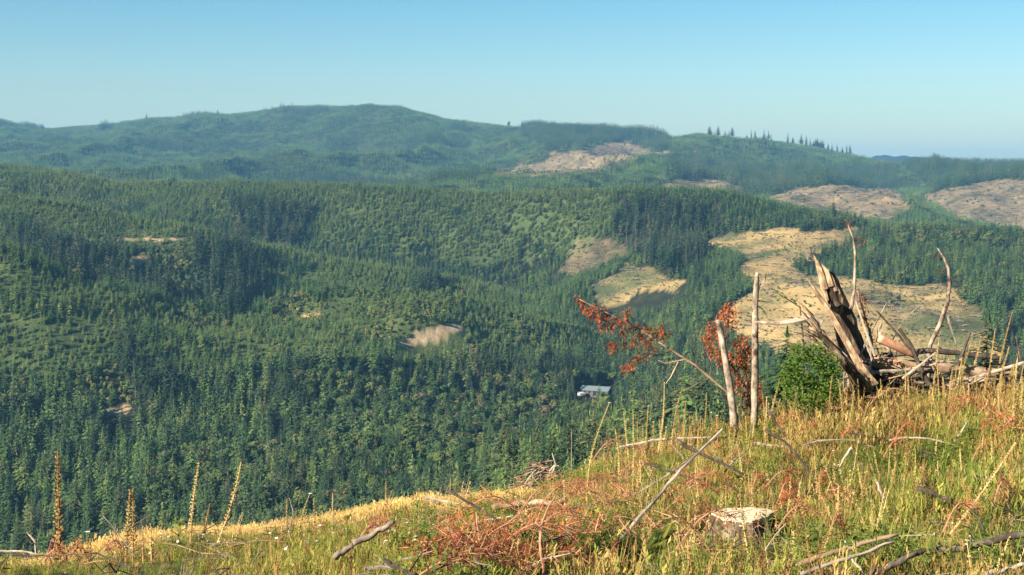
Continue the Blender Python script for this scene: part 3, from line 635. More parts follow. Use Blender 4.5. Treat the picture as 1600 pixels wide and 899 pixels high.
# lone trees on the sky line
def sky_tree(px, top, hpx, label, group, kd='mature', d0=5000, d1=7700, wf=.95):
    c, _ = ray(px, top); ci = int(np.clip(round((float(c) + CMAX) / (2 * CMAX) * (NC - 1)), 0, NC - 1))
    rows = np.nonzero((drows > d0) & (drows < d1))[0]; r_ = rows[np.argmax(ELEV[ci, rows])]; d = drows[r_]; x = float(c) * d; z = float(H(x, d))
    _, s = ray(px, top); height = max(CZ + float(s) * d - z, hpx * 1.25 * d / F)
    height *= random.choice([.45, .6, .75, .9, 1.0, 1.1]) if group else 1
    single_tree('conifer', x, d, z - 1, height, height * wf * random.uniform(.7, 1.5), kd, label, 'tree', group)
for px, tp in [(66, 193), (229, 182), (286, 179), (290, 181), (295, 184), (316, 182), (322, 180), (333, 177), (340, 179), (357, 173), (412, 169), (416, 171), (425, 169), (444, 170)]:
    sky_tree(px, tp, 8, 'tiny lone conifer on the rounded far ridge left of the radio mast', 'lone conifers left of the mast')
sky_tree(701, 186, 7, 'tiny lone conifer in the saddle of the far ridge', None); sky_tree(795, 189, 6, 'tiny round tree on the flat part of the far ridge', None, 'broad', wf=1)
for px, tp in [(1110, 200), (1114, 203), (1122, 208), (1131, 202), (1134, 204), (1139, 203), (1144, 203), (1167, 207), (1174, 200), (1180, 201), (1183, 204), (1194, 203), (1197, 202), (1201, 204), (1205, 207), (1108, 203), (1117, 205), (1133, 202), (1136, 206), (1178, 205), (1192, 206), (1199, 203)]:
    sky_tree(px, tp, 15, 'tall conifer silhouetted on the far ridge among the two left clumps', 'tall conifers on the ridge, left clumps', wf=.8)
for px, tp in [(1231, 214), (1239, 212), (1252, 218), (1260, 217), (1268, 220), (1274, 217), (1280, 218), (1287, 220), (1294, 224), (1300, 227), (1308, 231), (1316, 232), (1323, 234), (1328, 236), (1266, 218), (1271, 219), (1277, 220), (1283, 219), (1285, 221)]:
    sky_tree(px, tp, 15, 'tall conifer in the row descending the far ridge on the right', 'tall conifers on the ridge, right row', wf=.8)

# ------------------------------------------------------------------ radio mast on the far ridge
c, _ = ray(456, 165); ci = int(round((float(c) + CMAX) / (2 * CMAX) * (NC - 1))); rows = np.nonzero((drows > 6000) & (drows < 7700))[0]
dm = drows[rows[np.argmax(ELEV[ci, rows])]]; mx_ = float(c) * dm; mz = float(H(mx_, dm)); top = CZ + float(ray(456, 159)[1]) * dm
mast = thing('radio_mast', (mx_, dm, mz), 'slim radio mast with antennas on top of the far ridge', 'mast')
Hm = top - mz; mb = MB()
for k in range(3):
    a = k * 2.094; mb.tube([(math.cos(a) * 2.2, math.sin(a) * 2.2, -1), (math.cos(a) * .5, math.sin(a) * .5, Hm)], .45, 5)
for k in range(8):
    z0 = Hm * k / 8; q = 2.2 - 1.7 * k / 8
    for j in range(3): a = j * 2.094; b2 = a + 2.094; mb.tube([(math.cos(a) * q, math.sin(a) * q, z0), (math.cos(b2) * q * .9, math.sin(b2) * q * .9, z0 + Hm / 8)], .2, 4)
part('lattice', mb, 'wood_dark', mast, (0, 0, 0))
for zf, q in ((.55, 3.2), (.72, 3.6)):
    mb = MB(); mb.tube([(-q, 0, Hm * zf), (q, 0, Hm * zf)], .5, 5); mb.tube([(-q, 0, Hm * zf - 2), (-q, 0, Hm * zf + 2)], .6, 5); mb.tube([(q, 0, Hm * zf - 2), (q, 0, Hm * zf + 2)], .6, 5)
    part('antenna', mb, 'wood_grey', mast, (0, 0, 0))

# ------------------------------------------------------------------ long building in the valley
def plain(name, col, rough=.6, metal=0):
    m, nt, b = new_mat(name); n = noise(nt, .8, 4, .6); nt.links.new(mixc(nt, n, tuple(q * .8 for q in col), tuple(min(q * 1.15, 1) for q in col)), b.inputs['Base Color'])
    b.inputs['Roughness'].default_value = rough; b.inputs['Metallic'].default_value = metal; return m
M['roof'] = plain('metal_roof', (.13, .17, .175), .55); M['wallp'] = plain('pale_wall', (.10, .10, .09), .8); M['dark'] = plain('dark_glass', (.02, .025, .03), .2); M['rv'] = plain('white_paint', (.34, .34, .33), .5)
gz = float(H(hx, hy)); house = thing('farm_building', (hx, hy, gz + 1.2), 'long low building with pale grey metal roof among trees in the valley', 'building')
house.rotation_euler.z = R(-24)
Lh, Wh, wallh, ridge = 13.0, 6.5, 3.6, 3.0
def box(mb, x0, x1, y0, y1, z0, z1):
    mb.add([(x0, y0, z0), (x1, y0, z0), (x1, y1, z0), (x0, y1, z0), (x0, y0, z1), (x1, y0, z1), (x1, y1, z1), (x0, y1, z1)], [(0, 3, 2, 1), (4, 5, 6, 7), (0, 1, 5, 4), (1, 2, 6, 5), (2, 3, 7, 6), (3, 0, 4, 7)])
mb = MB(); box(mb, -Lh, Lh, -Wh, Wh, -4, wallh)
for sx in (-1, 1): mb.add([(sx * Lh, -Wh, wallh), (sx * Lh, Wh, wallh), (sx * Lh, 0, wallh + ridge * .96)], [(0, 1, 2)])
part('wall', mb, 'wallp', house, (0, 0, 0))
for sy in (-1, 1):
    mb = MB(); e = .9; y1 = sy * (Wh + e); z1 = wallh - ridge * e / Wh
    q = [(-Lh - e, 0, wallh + ridge), (Lh + e, 0, wallh + ridge), (Lh + e, y1, z1), (-Lh - e, y1, z1)]
    mb.add(q + [(a, b_, z + .18) for a, b_, z in q], [(0, 1, 2, 3), (4, 7, 6, 5), (0, 4, 5, 1), (1, 5, 6, 2), (2, 6, 7, 3), (3, 7, 4, 0)])
    rf = part('roof', mb, 'roof', house, (0, 0, 0))
    for k in range(9):
        s_ = MB(); x = -Lh + k * Lh / 4; s_.tube([(x, 0, wallh + ridge + .25), (x, y1, z1 + .25)], .09, 4); part('seam', s_, 'roof', rf, (0, 0, 0))
for x in (-9, -4.5, 4, 9):
    mb = MB(); box(mb, x - 1.1, x + 1.1, -Wh - .06, -Wh + .1, 1.0, 2.5); part('window', mb, 'dark', house, (0, 0, 0))
mb = MB(); box(mb, -.9, 2.2, -Wh - .07, -Wh + .1, -1.2, 2.6); part('door', mb, 'dark', house, (0, 0, 0))
sd_ = hit(909, 612, 700, 1700) or hd; q = P(909, 612, hd - 6); sz = float(H(q[0], q[1]))
shed = thing('trailer', (q[0], q[1], sz), 'small white trailer left of the long grey-roofed building', 'trailer')
mb = MB(); mb.tube([(-4, 0, 3.6), (4, 0, 3.6)], 2.0, 10, flat=1.0); part('body', mb, 'rv', shed, (0, 0, 0), True)
for sx in (-1.6, 1.6):
    mb = MB(); mb.tube([(sx, -1.9, .9), (sx, 1.9, .9)], .9, 10); part('wheel', mb, 'dark', shed, (0, 0, 0))
mb = MB(); box(mb, -1.5, 1.5, -2.03, -1.7, 3.4, 4.4); part('window', mb, 'dark', shed, (0, 0, 0))
# ------------------------------------------------------------------ foreground grass
tufts = bpy.data.collections.new('grass_kinds')
tk = {}
def blade(mb, p, a, L, w, bend, seg=3):
    dx, dy = math.cos(a), math.sin(a); V = []; sd = np.array([-dy, dx, 0]) * w * .5
    for i in range(seg):
        t_ = i / seg; q = np.array(p) + np.array([dx * bend * t_ * t_ * L, dy * bend * t_ * t_ * L, L * t_ * (1 - .25 * bend * t_)])
        V += [q - sd * (1 - .6 * t_), q + sd * (1 - .6 * t_)]
    V.append(np.array(p) + np.array([dx * bend * L, dy * bend * L, L * (1 - .25 * bend)]))
    Fc = [(2 * i, 2 * i + 1, 2 * i + 3, 2 * i + 2) for i in range(seg - 1)] + [(2 * seg - 2, 2 * seg - 1, 2 * seg)]
    mb.add(V, Fc)
def tuft(kind, k, n, L, w, spread, bmax, mat, heads=0):
    mb = MB(); rd = random.Random(hash((len(kind), k)) % 999); random.seed(k * 31 + len(kind))
    for i in range(n):
        a = random.uniform(0, 6.28); q = spread * math.sqrt(random.random()); b2 = random.uniform(0, 6.28)
        LL = L * random.uniform(.45, 1.15)
        blade(mb, (math.cos(b2) * q, math.sin(b2) * q, -.03), a, LL, w * random.uniform(.7, 1.3), random.uniform(.05, bmax))
        if i < heads:
            t_ = random.uniform(.8, 1.0); p = mb.v[-1]
            for j in range(4): mb.leaf(np.array(p) + [0, 0, -.02 * j], np.array([random.uniform(-.5, .5), random.uniform(-.5, .5), 1]) * .045, .016, (1, .3, 0))
    o = bpy.data.objects.new('%s_%d' % (kind, k), mb.mesh('tuft', M[mat])); tufts.objects.link(o); tk.setdefault(kind, []).append(o.name)
def weed(kind, k, mat, h_):
    mb = MB(); random.seed(77 + k)
    for sidx in range(5):
        a = random.uniform(0, 6.28); hh = h_ * random.uniform(.6, 1.1); b0 = np.array([random.uniform(-.06, .06), random.uniform(-.06, .06), -.03]); ln = np.array([math.cos(a), math.sin(a), 0]) * random.uniform(.02, .22) * hh
        top_ = b0 + ln + [0, 0, hh]; mid = b0 + ln * .35 + [0, 0, hh * .55]
        mb.tube([b0, mid, top_], [.006, .005, .002], 3, cap=False)
        for j in range(9):
            t_ = random.uniform(.35, 1); p = b0 + (top_ - b0) * t_; d = np.array([random.uniform(-1, 1), random.uniform(-1, 1), random.uniform(.1, 1.1)]); d /= np.linalg.norm(d)
            mb.leaf(p, d * random.uniform(.03, .075), .013)
    o = bpy.data.objects.new('%s_%d' % (kind, k), mb.mesh('weed', M[mat])); tufts.objects.link(o); tk.setdefault(kind, []).append(o.name)
for k in range(4):
    tuft('green', k, 34, .30, .007, .12, .75, 'g_green'); tuft('olive', k, 34, .34, .007, .12, .8, 'g_olive', 4)
    tuft('gold', k, 34, .38, .007, .12, .55, 'g_gold', 9); tuft('long', k, 20, .55, .007, .09, .6, 'g_straw', 8)
    weed('weedy', k, 'g_brown', .52); tuft('lush', k, 30, .42, .008, .11, .7, 'g_green', 3); weed('weedg', k, 'g_green', .36); weed('weedo', k, 'g_olive', .42)
def stems(k):
    mb = MB(); random.seed(900 + k)
    for i in range(3):
        a = random.uniform(0, 6.28); hh = random.uniform(.45, 1.0); b0 = np.array([random.uniform(-.1, .1), random.uniform(-.1, .1), -.03]); tp = b0 + np.array([math.cos(a) * .25 * hh, math.sin(a) * .25 * hh, hh]); md = (b0 + tp) / 2 + [random.uniform(-.04, .04), random.uniform(-.04, .04), 0]
        mb.tube([b0, md, tp], [.006, .005, .002], 3, cap=False)
        for j in range(26):
            t_ = random.uniform(.45, 1); p = md + (tp - md) * (t_ * 2 - 1) if t_ > .5 else b0 + (md - b0) * t_ * 2; dv = np.array([random.uniform(-1, 1), random.uniform(-1, 1), random.uniform(-.2, 1)]); dv /= np.linalg.norm(dv); mb.blob(p + dv * .014, random.uniform(.005, .010), dv, 1.4)
    o = bpy.data.objects.new('stems_%d' % k, mb.mesh('stems', M['pod'])); tufts.objects.link(o); tk.setdefault('stems', []).append(o.name)
def twigs(k):
    mb = MB(); random.seed(950 + k)
    for i in range(4):
        a = random.uniform(0, 6.28); L = random.uniform(.25, .8); p0 = np.array([random.uniform(-.15, .15), random.uniform(-.15, .15), random.uniform(.05, .2)]); dv = np.array([math.cos(a), math.sin(a), random.uniform(-.1, .45)]) * L; r_ = random.uniform(.004, .010)
        md = p0 + dv * .5 + [0, 0, random.uniform(0, .08)]; mb.tube([p0, md, p0 + dv], [r_, r_ * .8, r_ * .3], 4)
        for j in range(3): f = random.uniform(.3, 1); e = np.array([random.uniform(-1, 1), random.uniform(-1, 1), random.uniform(-.2, .8)]) * .14; mb.tube([p0 + dv * f, p0 + dv * f + e], [r_ * .5, r_ * .2], 3, cap=False)
    o = bpy.data.objects.new('twigs_%d' % k, mb.mesh('twigs', M[['wood_dark', 'wood_grey', 'wood_brown', 'wood_red', 'wood_dark', 'wood_grey'][k]])); tufts.objects.link(o); tk.setdefault('twigs', []).append(o.name)
def leafy(k):
    mb = MB(); random.seed(980 + k)
    for sidx in range(6):
        a = random.uniform(0, 6.28); hh = random.uniform(.3, .62); b0 = np.array([random.uniform(-.1, .1), random.uniform(-.1, .1), -.03]); tp = b0 + np.array([math.cos(a) * .3 * hh, math.sin(a) * .3 * hh, hh]); mb.tube([b0, tp], [.006, .003], 3, cap=False)
        for j in range(13):
            f = random.uniform(.15, 1); an = random.uniform(0, 6.28); mb.leaf(b0 + (tp - b0) * f, np.array([math.cos(an), math.sin(an), random.uniform(-.3, .6)]) * random.uniform(.07, .13), random.uniform(.022, .04))
    o = bpy.data.objects.new('leafy_%d' % k, mb.mesh('leafy', M['fern' if k % 2 else 'g_green'])); tufts.objects.link(o); tk.setdefault('leafy', []).append(o.name)
for k in range(6): stems(k); twigs(k); leafy(k)
torder = sorted(o.name for o in tufts.objects); ti = {n_: i for i, n_ in enumerate(torder)}
n = 60000
yy = np.sqrt(rng.uniform(10.0 ** 2, 52.0 ** 2, n)); xx = rng.uniform(-.44, .44, n) * yy; zz = H(xx, yy); gx, gy = proj(xx, yy, zz)
vis = ((zz + .6 - CZ) / yy > horizon(xx, yy)); 
na = fbm(xx / 2.2, yy / 2.2, 61, 3); nb = fbm(xx / .9, yy / .9, 62, 2); nc = fbm(xx / 4.5, yy / 4.5, 63, 2)
right = np.clip((gx - 620) / 300, 0, 1)
goldw = np.clip((yy - np.interp(gx, [0, 150, 350, 560, 800, 950, 1000], [16.5, 18.5, 23, 24, 28, 36, 60])) / 4, 0, 1)
u1 = rng.random(n); kind = np.full(n, 'green', object)
olive = na + .25 * rng.standard_normal(n) * .4 > .08; kind[olive] = 'olive'
kind[(nc + .3 * nb > .12) & (u1 < .55)] = 'weedo'; kind[(u1 > .92 - .20 * right)] = 'weedy'
kind[(u1 < .10)] = 'weedg'; kind[(right > .3) & (nb > .15) & (u1 > .5)] = 'long'
kind[(right > .5) & (na + .5 * nb < -.12) & (u1 > .25)] = 'weedy'; kind[(right > .5) & (u1 > .42) & (u1 < .48)] = 'long'
kind[(right > .3) & (fbm(xx / 3.1 + 9, yy / 3.1, 64, 3) > -.02) & (rng.random(n) < .62)] = 'lush'
u2 = rng.random(n); kind[(u2 < .004 + .024 * right)] = 'stems'; kind[(u2 > .985 - .05 * right)] = 'twigs'; lz = fbm(xx / 1.7 + 4, yy / 1.7, 67, 3); kind[(lz > .20) & (rng.random(n) < .2 + .35 * right)] = 'leafy'
kind[(rng.random(n) < goldw * .93)] = 'gold'
sc = rng.uniform(.45, 1.15, n) * (1 + .9 * na) * (.60 + .38 * right); sc[kind == 'gold'] *= .95
low = poly([(680, 775), (1000, 745), (1010, 800), (900, 860), (880, 899), (640, 930), (660, 850)], gx, gy) | poly([(860, 840), (1050, 830), (1060, 940), (840, 940)], gx, gy) | poly([(1220, 850), (1700, 820), (1700, 940), (1220, 940)], gx, gy)
sc = np.where(low, sc * .55, sc); sc = np.where(poly([(1270, 620), (1700, 590), (1700, 720), (1270, 720)], gx, gy), sc * 1.35, sc)
sc = np.where((gx < 420) & (kind != 'gold'), sc * .72, sc)
keepg = vis & (gx > -60) & (gx < 1660) & ~((fbm(xx / .55, yy / .55, 66, 2) < -.16) & (rng.random(n) < .75) & (goldw < .5))
# keep the stump face and logs clear of grass standing right before them
SD = hit(1160, 848) or 18.5; SX, SY = P(1160, 848, SD)[:2]
ds_ = np.hypot(xx - SX, yy - SY); keepg &= ds_ > .42
sc = np.where((np.abs(xx - SX * yy / SY) < .62) & (yy < SY) & (yy > SY - 3.6), np.minimum(sc * .5, .36), sc)
ids = np.array([ti[random.choice(tk[q])] for q in kind])
isg = kind == 'gold'; nearst = (np.abs(xx - SX * yy / SY) < .7) & (yy < SY) & (yy > SY - 4.0); sc = np.where(np.isin(kind, ['stems', 'twigs']), rng.uniform(.5, 1.05, n) * np.where(nearst, .4, 1), sc); sc = np.where(kind == 'leafy', rng.uniform(.5, 1.0, n) * np.where(nearst, .3, 1) * np.where(gx < 600, .45, 1), sc); isw = np.isin(kind, ['weedy', 'weedg', 'weedo', 'long', 'stems', 'leafy']); ist = kind == 'twigs'
A = np.stack([xx, yy, zz, ids, sc, sc * rng.uniform(.9, 1.3, n), rng.uniform(0, 6.28, n), rng.normal(0, .10, n), rng.normal(0, .10, n)], 1)
tag(instancer('golden_grass', A[keepg & isg], tufts), 'dry golden grass along the brow of the slope', 'grass', kind='stuff')
tag(instancer('green_grass', A[keepg & ~isg & ~isw & ~ist], tufts), 'yellow-green grass covering the near slope', 'grass', kind='stuff')
tag(instancer('weeds', A[keepg & isw], tufts), 'tangled dry weeds growing through the grass', 'weeds', kind='stuff')

tag(instancer('twig_litter', A[keepg & ist], tufts), 'small dead twigs strewn through the grass of the near slope', 'twigs', kind='stuff')
# ------------------------------------------------------------------ foxglove stalks
def curve_pts(p0, p1, sag, n_, side):
    p0 = np.array(p0); p1 = np.array(p1); return [p0 + (p1 - p0) * (i / (n_ - 1)) + side * sag * math.sin(math.pi * i / (n_ - 1)) for i in range(n_)]
def foxglove(tx, ty, bx, by, label, group, thick=1.0, green=False, d=None, sag=0.0, flower=None, podstart=.25):
    d = d or hit(bx, by, 8, 48) or 30.0
    p0 = P(bx, by, d); p0[2] = float(H(p0[0], p0[1])) - .04; dt = d + random.uniform(-.15, .15); p1 = P(tx, ty, dt)
    L = np.linalg.norm(p1 - p0); o = thing('foxglove_stalk', p0, label, 'plant', group)
    random.seed(int(tx * 7 + ty)); cv = curve_pts(p0, p1, sag * L, 12, np.array([1, 0, 0.]))
    mb = MB(); mb.tube(cv, [.011 * thick * (1 - .75 * i / 11) + .002 for i in range(12)], 5); part('stem', mb, 'pod_green' if green else 'pod', o, p0)
    mb = MB(); npod = int(L * 105)
    for i in range(npod):
        t_ = podstart + (1 - podstart) * (i / npod) ** .95; f = t_ * 11; j = min(int(f), 10); c0 = cv[j] + (cv[j + 1] - cv[j]) * (f - j); a = i * 2.4 + random.uniform(-.4, .4)
        taper = (1 - .60 * ((t_ - podstart) / (1 - podstart)) ** 1.4) * thick
        dv = np.array([math.cos(a), math.sin(a), .45 + random.uniform(-.25, .3)]); r_ = .0105 * taper * random.uniform(.6, 1.35)
        mb.blob(c0 + dv * random.uniform(.012, .036) * taper, r_, dv, random.uniform(1.1, 2.0))
        if random.random() < .35: mb.leaf(c0, dv * .055 * taper, .018)
    part('seed_pods', mb, 'pod_green' if green else 'pod', o, p0)
    mb = MB()
    for i in range(7):
        t_ = random.uniform(0, podstart + .08); f = t_ * 11; j = min(int(f), 10); c0 = cv[j]; a = random.uniform(0, 6.28)
        mb.leaf(c0, np.array([math.cos(a), math.sin(a), random.uniform(-.4, .5)]) * random.uniform(.08, .2), .045)
    part('leaves', mb, 'g_brown' if not green else 'g_green', o, p0)
    if flower:
        mb = MB(); q = cv[-1]
        for i in range(7): a = i * .9; mb.leaf(q, np.array([math.cos(a), math.sin(a), .3]) * .035, .03)
        part('flower', mb, flower, o, p0)
    return o
foxglove(90, 706, 93, 905, 'thick tall foxglove seed stalk standing alone at the golden left brow', None, 1.9, d=17.0, podstart=.08)
foxglove(203, 765, 196, 884, 'left one of two touching foxglove stalks on the golden brow', None, 1.25)
foxglove(208, 763, 208, 886, 'right one of two touching foxglove stalks on the golden brow', None, 1.25)
foxglove(136, 832, 139, 890, 'short green foxglove with pale tip beside the thick tall stalk', None, .9, True, flower='white_petal')
gl = 'thin short foxglove stalk between the paired stalks and the green fir seedling'
foxglove(222, 828, 224, 884, gl, 'thin stalks on the golden brow', .8); foxglove(235, 818, 237, 880, gl, 'thin stalks on the golden brow', .9)
foxglove(311, 722, 297, 866, 'tall straight foxglove stalk beside the bright green fir seedling', None, 1.2, sag=-.02)
foxglove(328, 787, 312, 862, 'short foxglove stalk just right of the tall straight one', None, 1.05)
foxglove(377, 722, 332, 862, 'tall foxglove stalk bending to the right above the brow', None, 1.2, sag=.035)
for a in [(448, 779, 449, 846), (490, 778, 494, 846), (520, 770, 519, 840), (655, 763, 653, 838), (603, 752, 603, 808), (704, 748, 702, 800), (764, 756, 763, 800), (440, 812, 441, 850), (580, 800, 579, 850)]:
    foxglove(*a, 'small thin foxglove stalk on the grassy brow left of the brushwood heap', 'thin stalks on the middle brow', .85, d=None)
foxglove(484, 772, 466, 850, 'slim green foxglove tip curving right on the middle brow', None, .9, True, flower='white_petal', sag=-.05)
foxglove(952, 630, 917, 762, 'tall pale foxglove stalk arching right with a white flower at its tip', None, 1.15, True, flower='white_petal', sag=-.06, d=26)
cl = 'dry foxglove stalk in the crowd along the brow left of the pale poles'; cg = 'foxglove stalks along the middle-right brow'
for a in [(974, 642, 986, 748), (989, 640, 988, 778), (1013, 635, 1010, 722), (1038, 597, 1022, 716), (961, 670, 966, 735), (1066, 606, 1050, 708), (1077, 645, 1074, 708), (1104, 614, 1094, 705), (1004, 665, 1000, 735), (1049, 660, 1047, 712),
          (1111, 645, 1110, 705), (1030, 655, 1032, 715), (1088, 640, 1085, 705), (1060, 640, 1064, 712), (978, 660, 974, 740), (1120, 650, 1122, 700), (996, 655, 1004, 730), (1021, 660, 1018, 725), (1098, 655, 1100, 700), (1041, 668, 1040, 720), (1072, 625, 1062, 712), (945, 700, 948, 760), (968, 690, 972, 750), (1080, 665, 1078, 715), (1054, 672, 1058, 725)]:
    foxglove(*a, cl, cg, random.uniform(.9, 1.2), random.random() < .35, sag=random.uniform(-.04, .04), flower=random.choice([None, None, None, 'white_petal']))
bl = 'dry foxglove stalk standing between the leaning poles and the leafy bush'; bgp = 'foxglove stalks below the bush'
for a in [(1198, 620, 1196, 700), (1219, 590, 1196, 650), (1195, 655, 1198, 705), (1165, 650, 1168, 705), (1225, 640, 1222, 700), (1243, 645, 1246, 700), (1178, 660, 1174, 712), (1305, 590, 1297, 660), (1318, 612, 1306, 668), (1283, 640, 1281, 690)]:
    foxglove(*a, bl, bgp, random.uniform(.9, 1.15), random.random() < .3)
pl_ = 'tall foxglove stalk rising in front of the log pile'; pg = 'foxglove stalks in front of the log pile'
for a in [(1467, 529, 1454, 648), (1555, 515, 1546, 636), (1581, 490, 1548, 632), (1533, 527, 1500, 640), (1520, 527, 1488, 630), (1577, 542, 1556, 640), (1510, 550, 1500, 646), (1482, 555, 1480, 640), (1401, 548, 1394, 600), (1442, 575, 1442, 648), (1503, 560, 1493, 650), (1590, 560, 1582, 645), (1566, 570, 1572, 650), (1540, 580, 1538, 650), (1526, 585, 1522, 660), (1490, 590, 1492, 660), (1548, 560, 1530, 640), (1597, 590, 1592, 670), (1473, 590, 1470, 650), (1455, 600, 1452, 650), (1585, 605, 1588, 690), (1514, 600, 1516, 670), (1560, 610, 1563, 690)]:
    foxglove(*a, pl_, pg, random.uniform(.9, 1.25), random.random() < .35, flower=random.choice([None, None, 'pink_petal']), sag=random.uniform(-.03, .03))
random.seed(88)
for k in range(70):
    bx = random.uniform(940, 1590) if k < 46 else random.uniform(1290, 1595); by = np.interp(bx, [940, 1130, 1330, 1600], [755, 705, 665, 630]) + random.uniform(0, 1) ** 1.6 * (150 if k < 46 else 40); hp_ = random.uniform(50, 95) * (1 if by < 720 else .9)
    foxglove(bx + random.gauss(0, 9), by - hp_, bx, by, 'slim dry foxglove stalk scattered through the weeds of the right slope', 'scattered foxglove stalks', random.uniform(.75, 1.1), random.random() < .35, sag=random.uniform(-.05, .05))
foxglove(1587, 692, 1462, 872, 'long foxglove stalk leaning far over above the dark log', None, 1.25, sag=.02, d=15.5)
foxglove(984, 815, 924, 905, 'pale foxglove stalk arching over the dark green ferns', None, 1.2, True, sag=-.07, d=13.5)
sl = 'dry foxglove stalk in the tangled grass of the right slope'; sg = 'foxglove stalks on the right slope'
for a in [(1340, 725, 1352, 800), (1401, 720, 1388, 790), (1416, 715, 1400, 832), (1205, 760, 1216, 882), (1157, 785, 1177, 905), (1150, 830, 1140, 890), (1335, 610, 1322, 690), (1374, 640, 1355, 690), (1040, 720, 1044, 790), (1130, 770, 1127, 850), (1105, 740, 1103, 810), (1310, 760, 1305, 850), (1280, 740, 1278, 810), (1500, 700, 1508, 770), (1550, 690, 1546, 770), (1465, 680, 1460, 740), (1430, 700, 1428, 770), (1020, 770, 1026, 850), (1240, 830, 1246, 899), (1520, 780, 1512, 850), (1575, 760, 1580, 840), (1085, 820, 1080, 899), (1362, 780, 1360, 850)]:
    foxglove(*a, sl, sg, random.uniform(.8, 1.1), random.random() < .3, sag=random.uniform(-.03, .03))

# ------------------------------------------------------------------ sticks and logs
def stick(name, pts, thick, mat, label, cat='stick', group=None, sides=6, jit=.12, taper=.45, d=None, lift=.2, twigs=0):
    """lower end rests on the ground, upper end may rise out of the tangle"""
    if d is None:
        ends = [pts[0], pts[-1]]; lo = max(ends, key=lambda q: q[1]); d = hit(lo[0], min(lo[1], 905), 8, 48, up=.32) or 30
    lowpy = max(q[1] for q in pts); W3 = []
    Lp = math.hypot(pts[0][0] - pts[-1][0], pts[0][1] - pts[-1][1]) * d / F
    for q in pts:
        f = (lowpy - q[1]) * d / F; dd = min(d + .35 * f, d + 1.0); p = P(q[0], q[1], dd); g_ = float(H(p[0], p[1]))
        if p[2] < g_ + lift: p[2] = g_ + lift
        W3.append(p)
    # finer curve with small kinks
    fine = []; nseg = 4
    for i in range(len(W3) - 1):
        for k in range(nseg): fine.append(W3[i] + (W3[i + 1] - W3[i]) * k / nseg)
    fine.append(W3[-1]); r0 = thick * .5 * d / F
    fine = [p + np.array([random.uniform(-1, 1) for _ in range(3)]) * r0 * .35 for p in fine]
    base = fine[0].copy(); o = thing(name, base, label, cat, group)
    mb = MB(); n_ = len(fine); mb.tube(fine, [r0 * (1 - taper * i / (n_ - 1)) * random.uniform(.88, 1.1) for i in range(n_)], sides, jit); part('shaft', mb, mat, o, base, sides > 7)
    for k in range(twigs):
        j = random.randrange(1, n_ - 1); dv = np.array([random.uniform(-1, 1), random.uniform(-.6, .6), random.uniform(0, 1.2)]); dv /= np.linalg.norm(dv); L = random.uniform(.1, .35)
        t_ = MB(); t_.tube([fine[j], fine[j] + dv * L * .6, fine[j] + dv * L + [0, 0, random.uniform(-.05, .05)]], [r0 * .45, r0 * .3, r0 * .1], 4); part('twig', t_, mat, o, base)
    return o
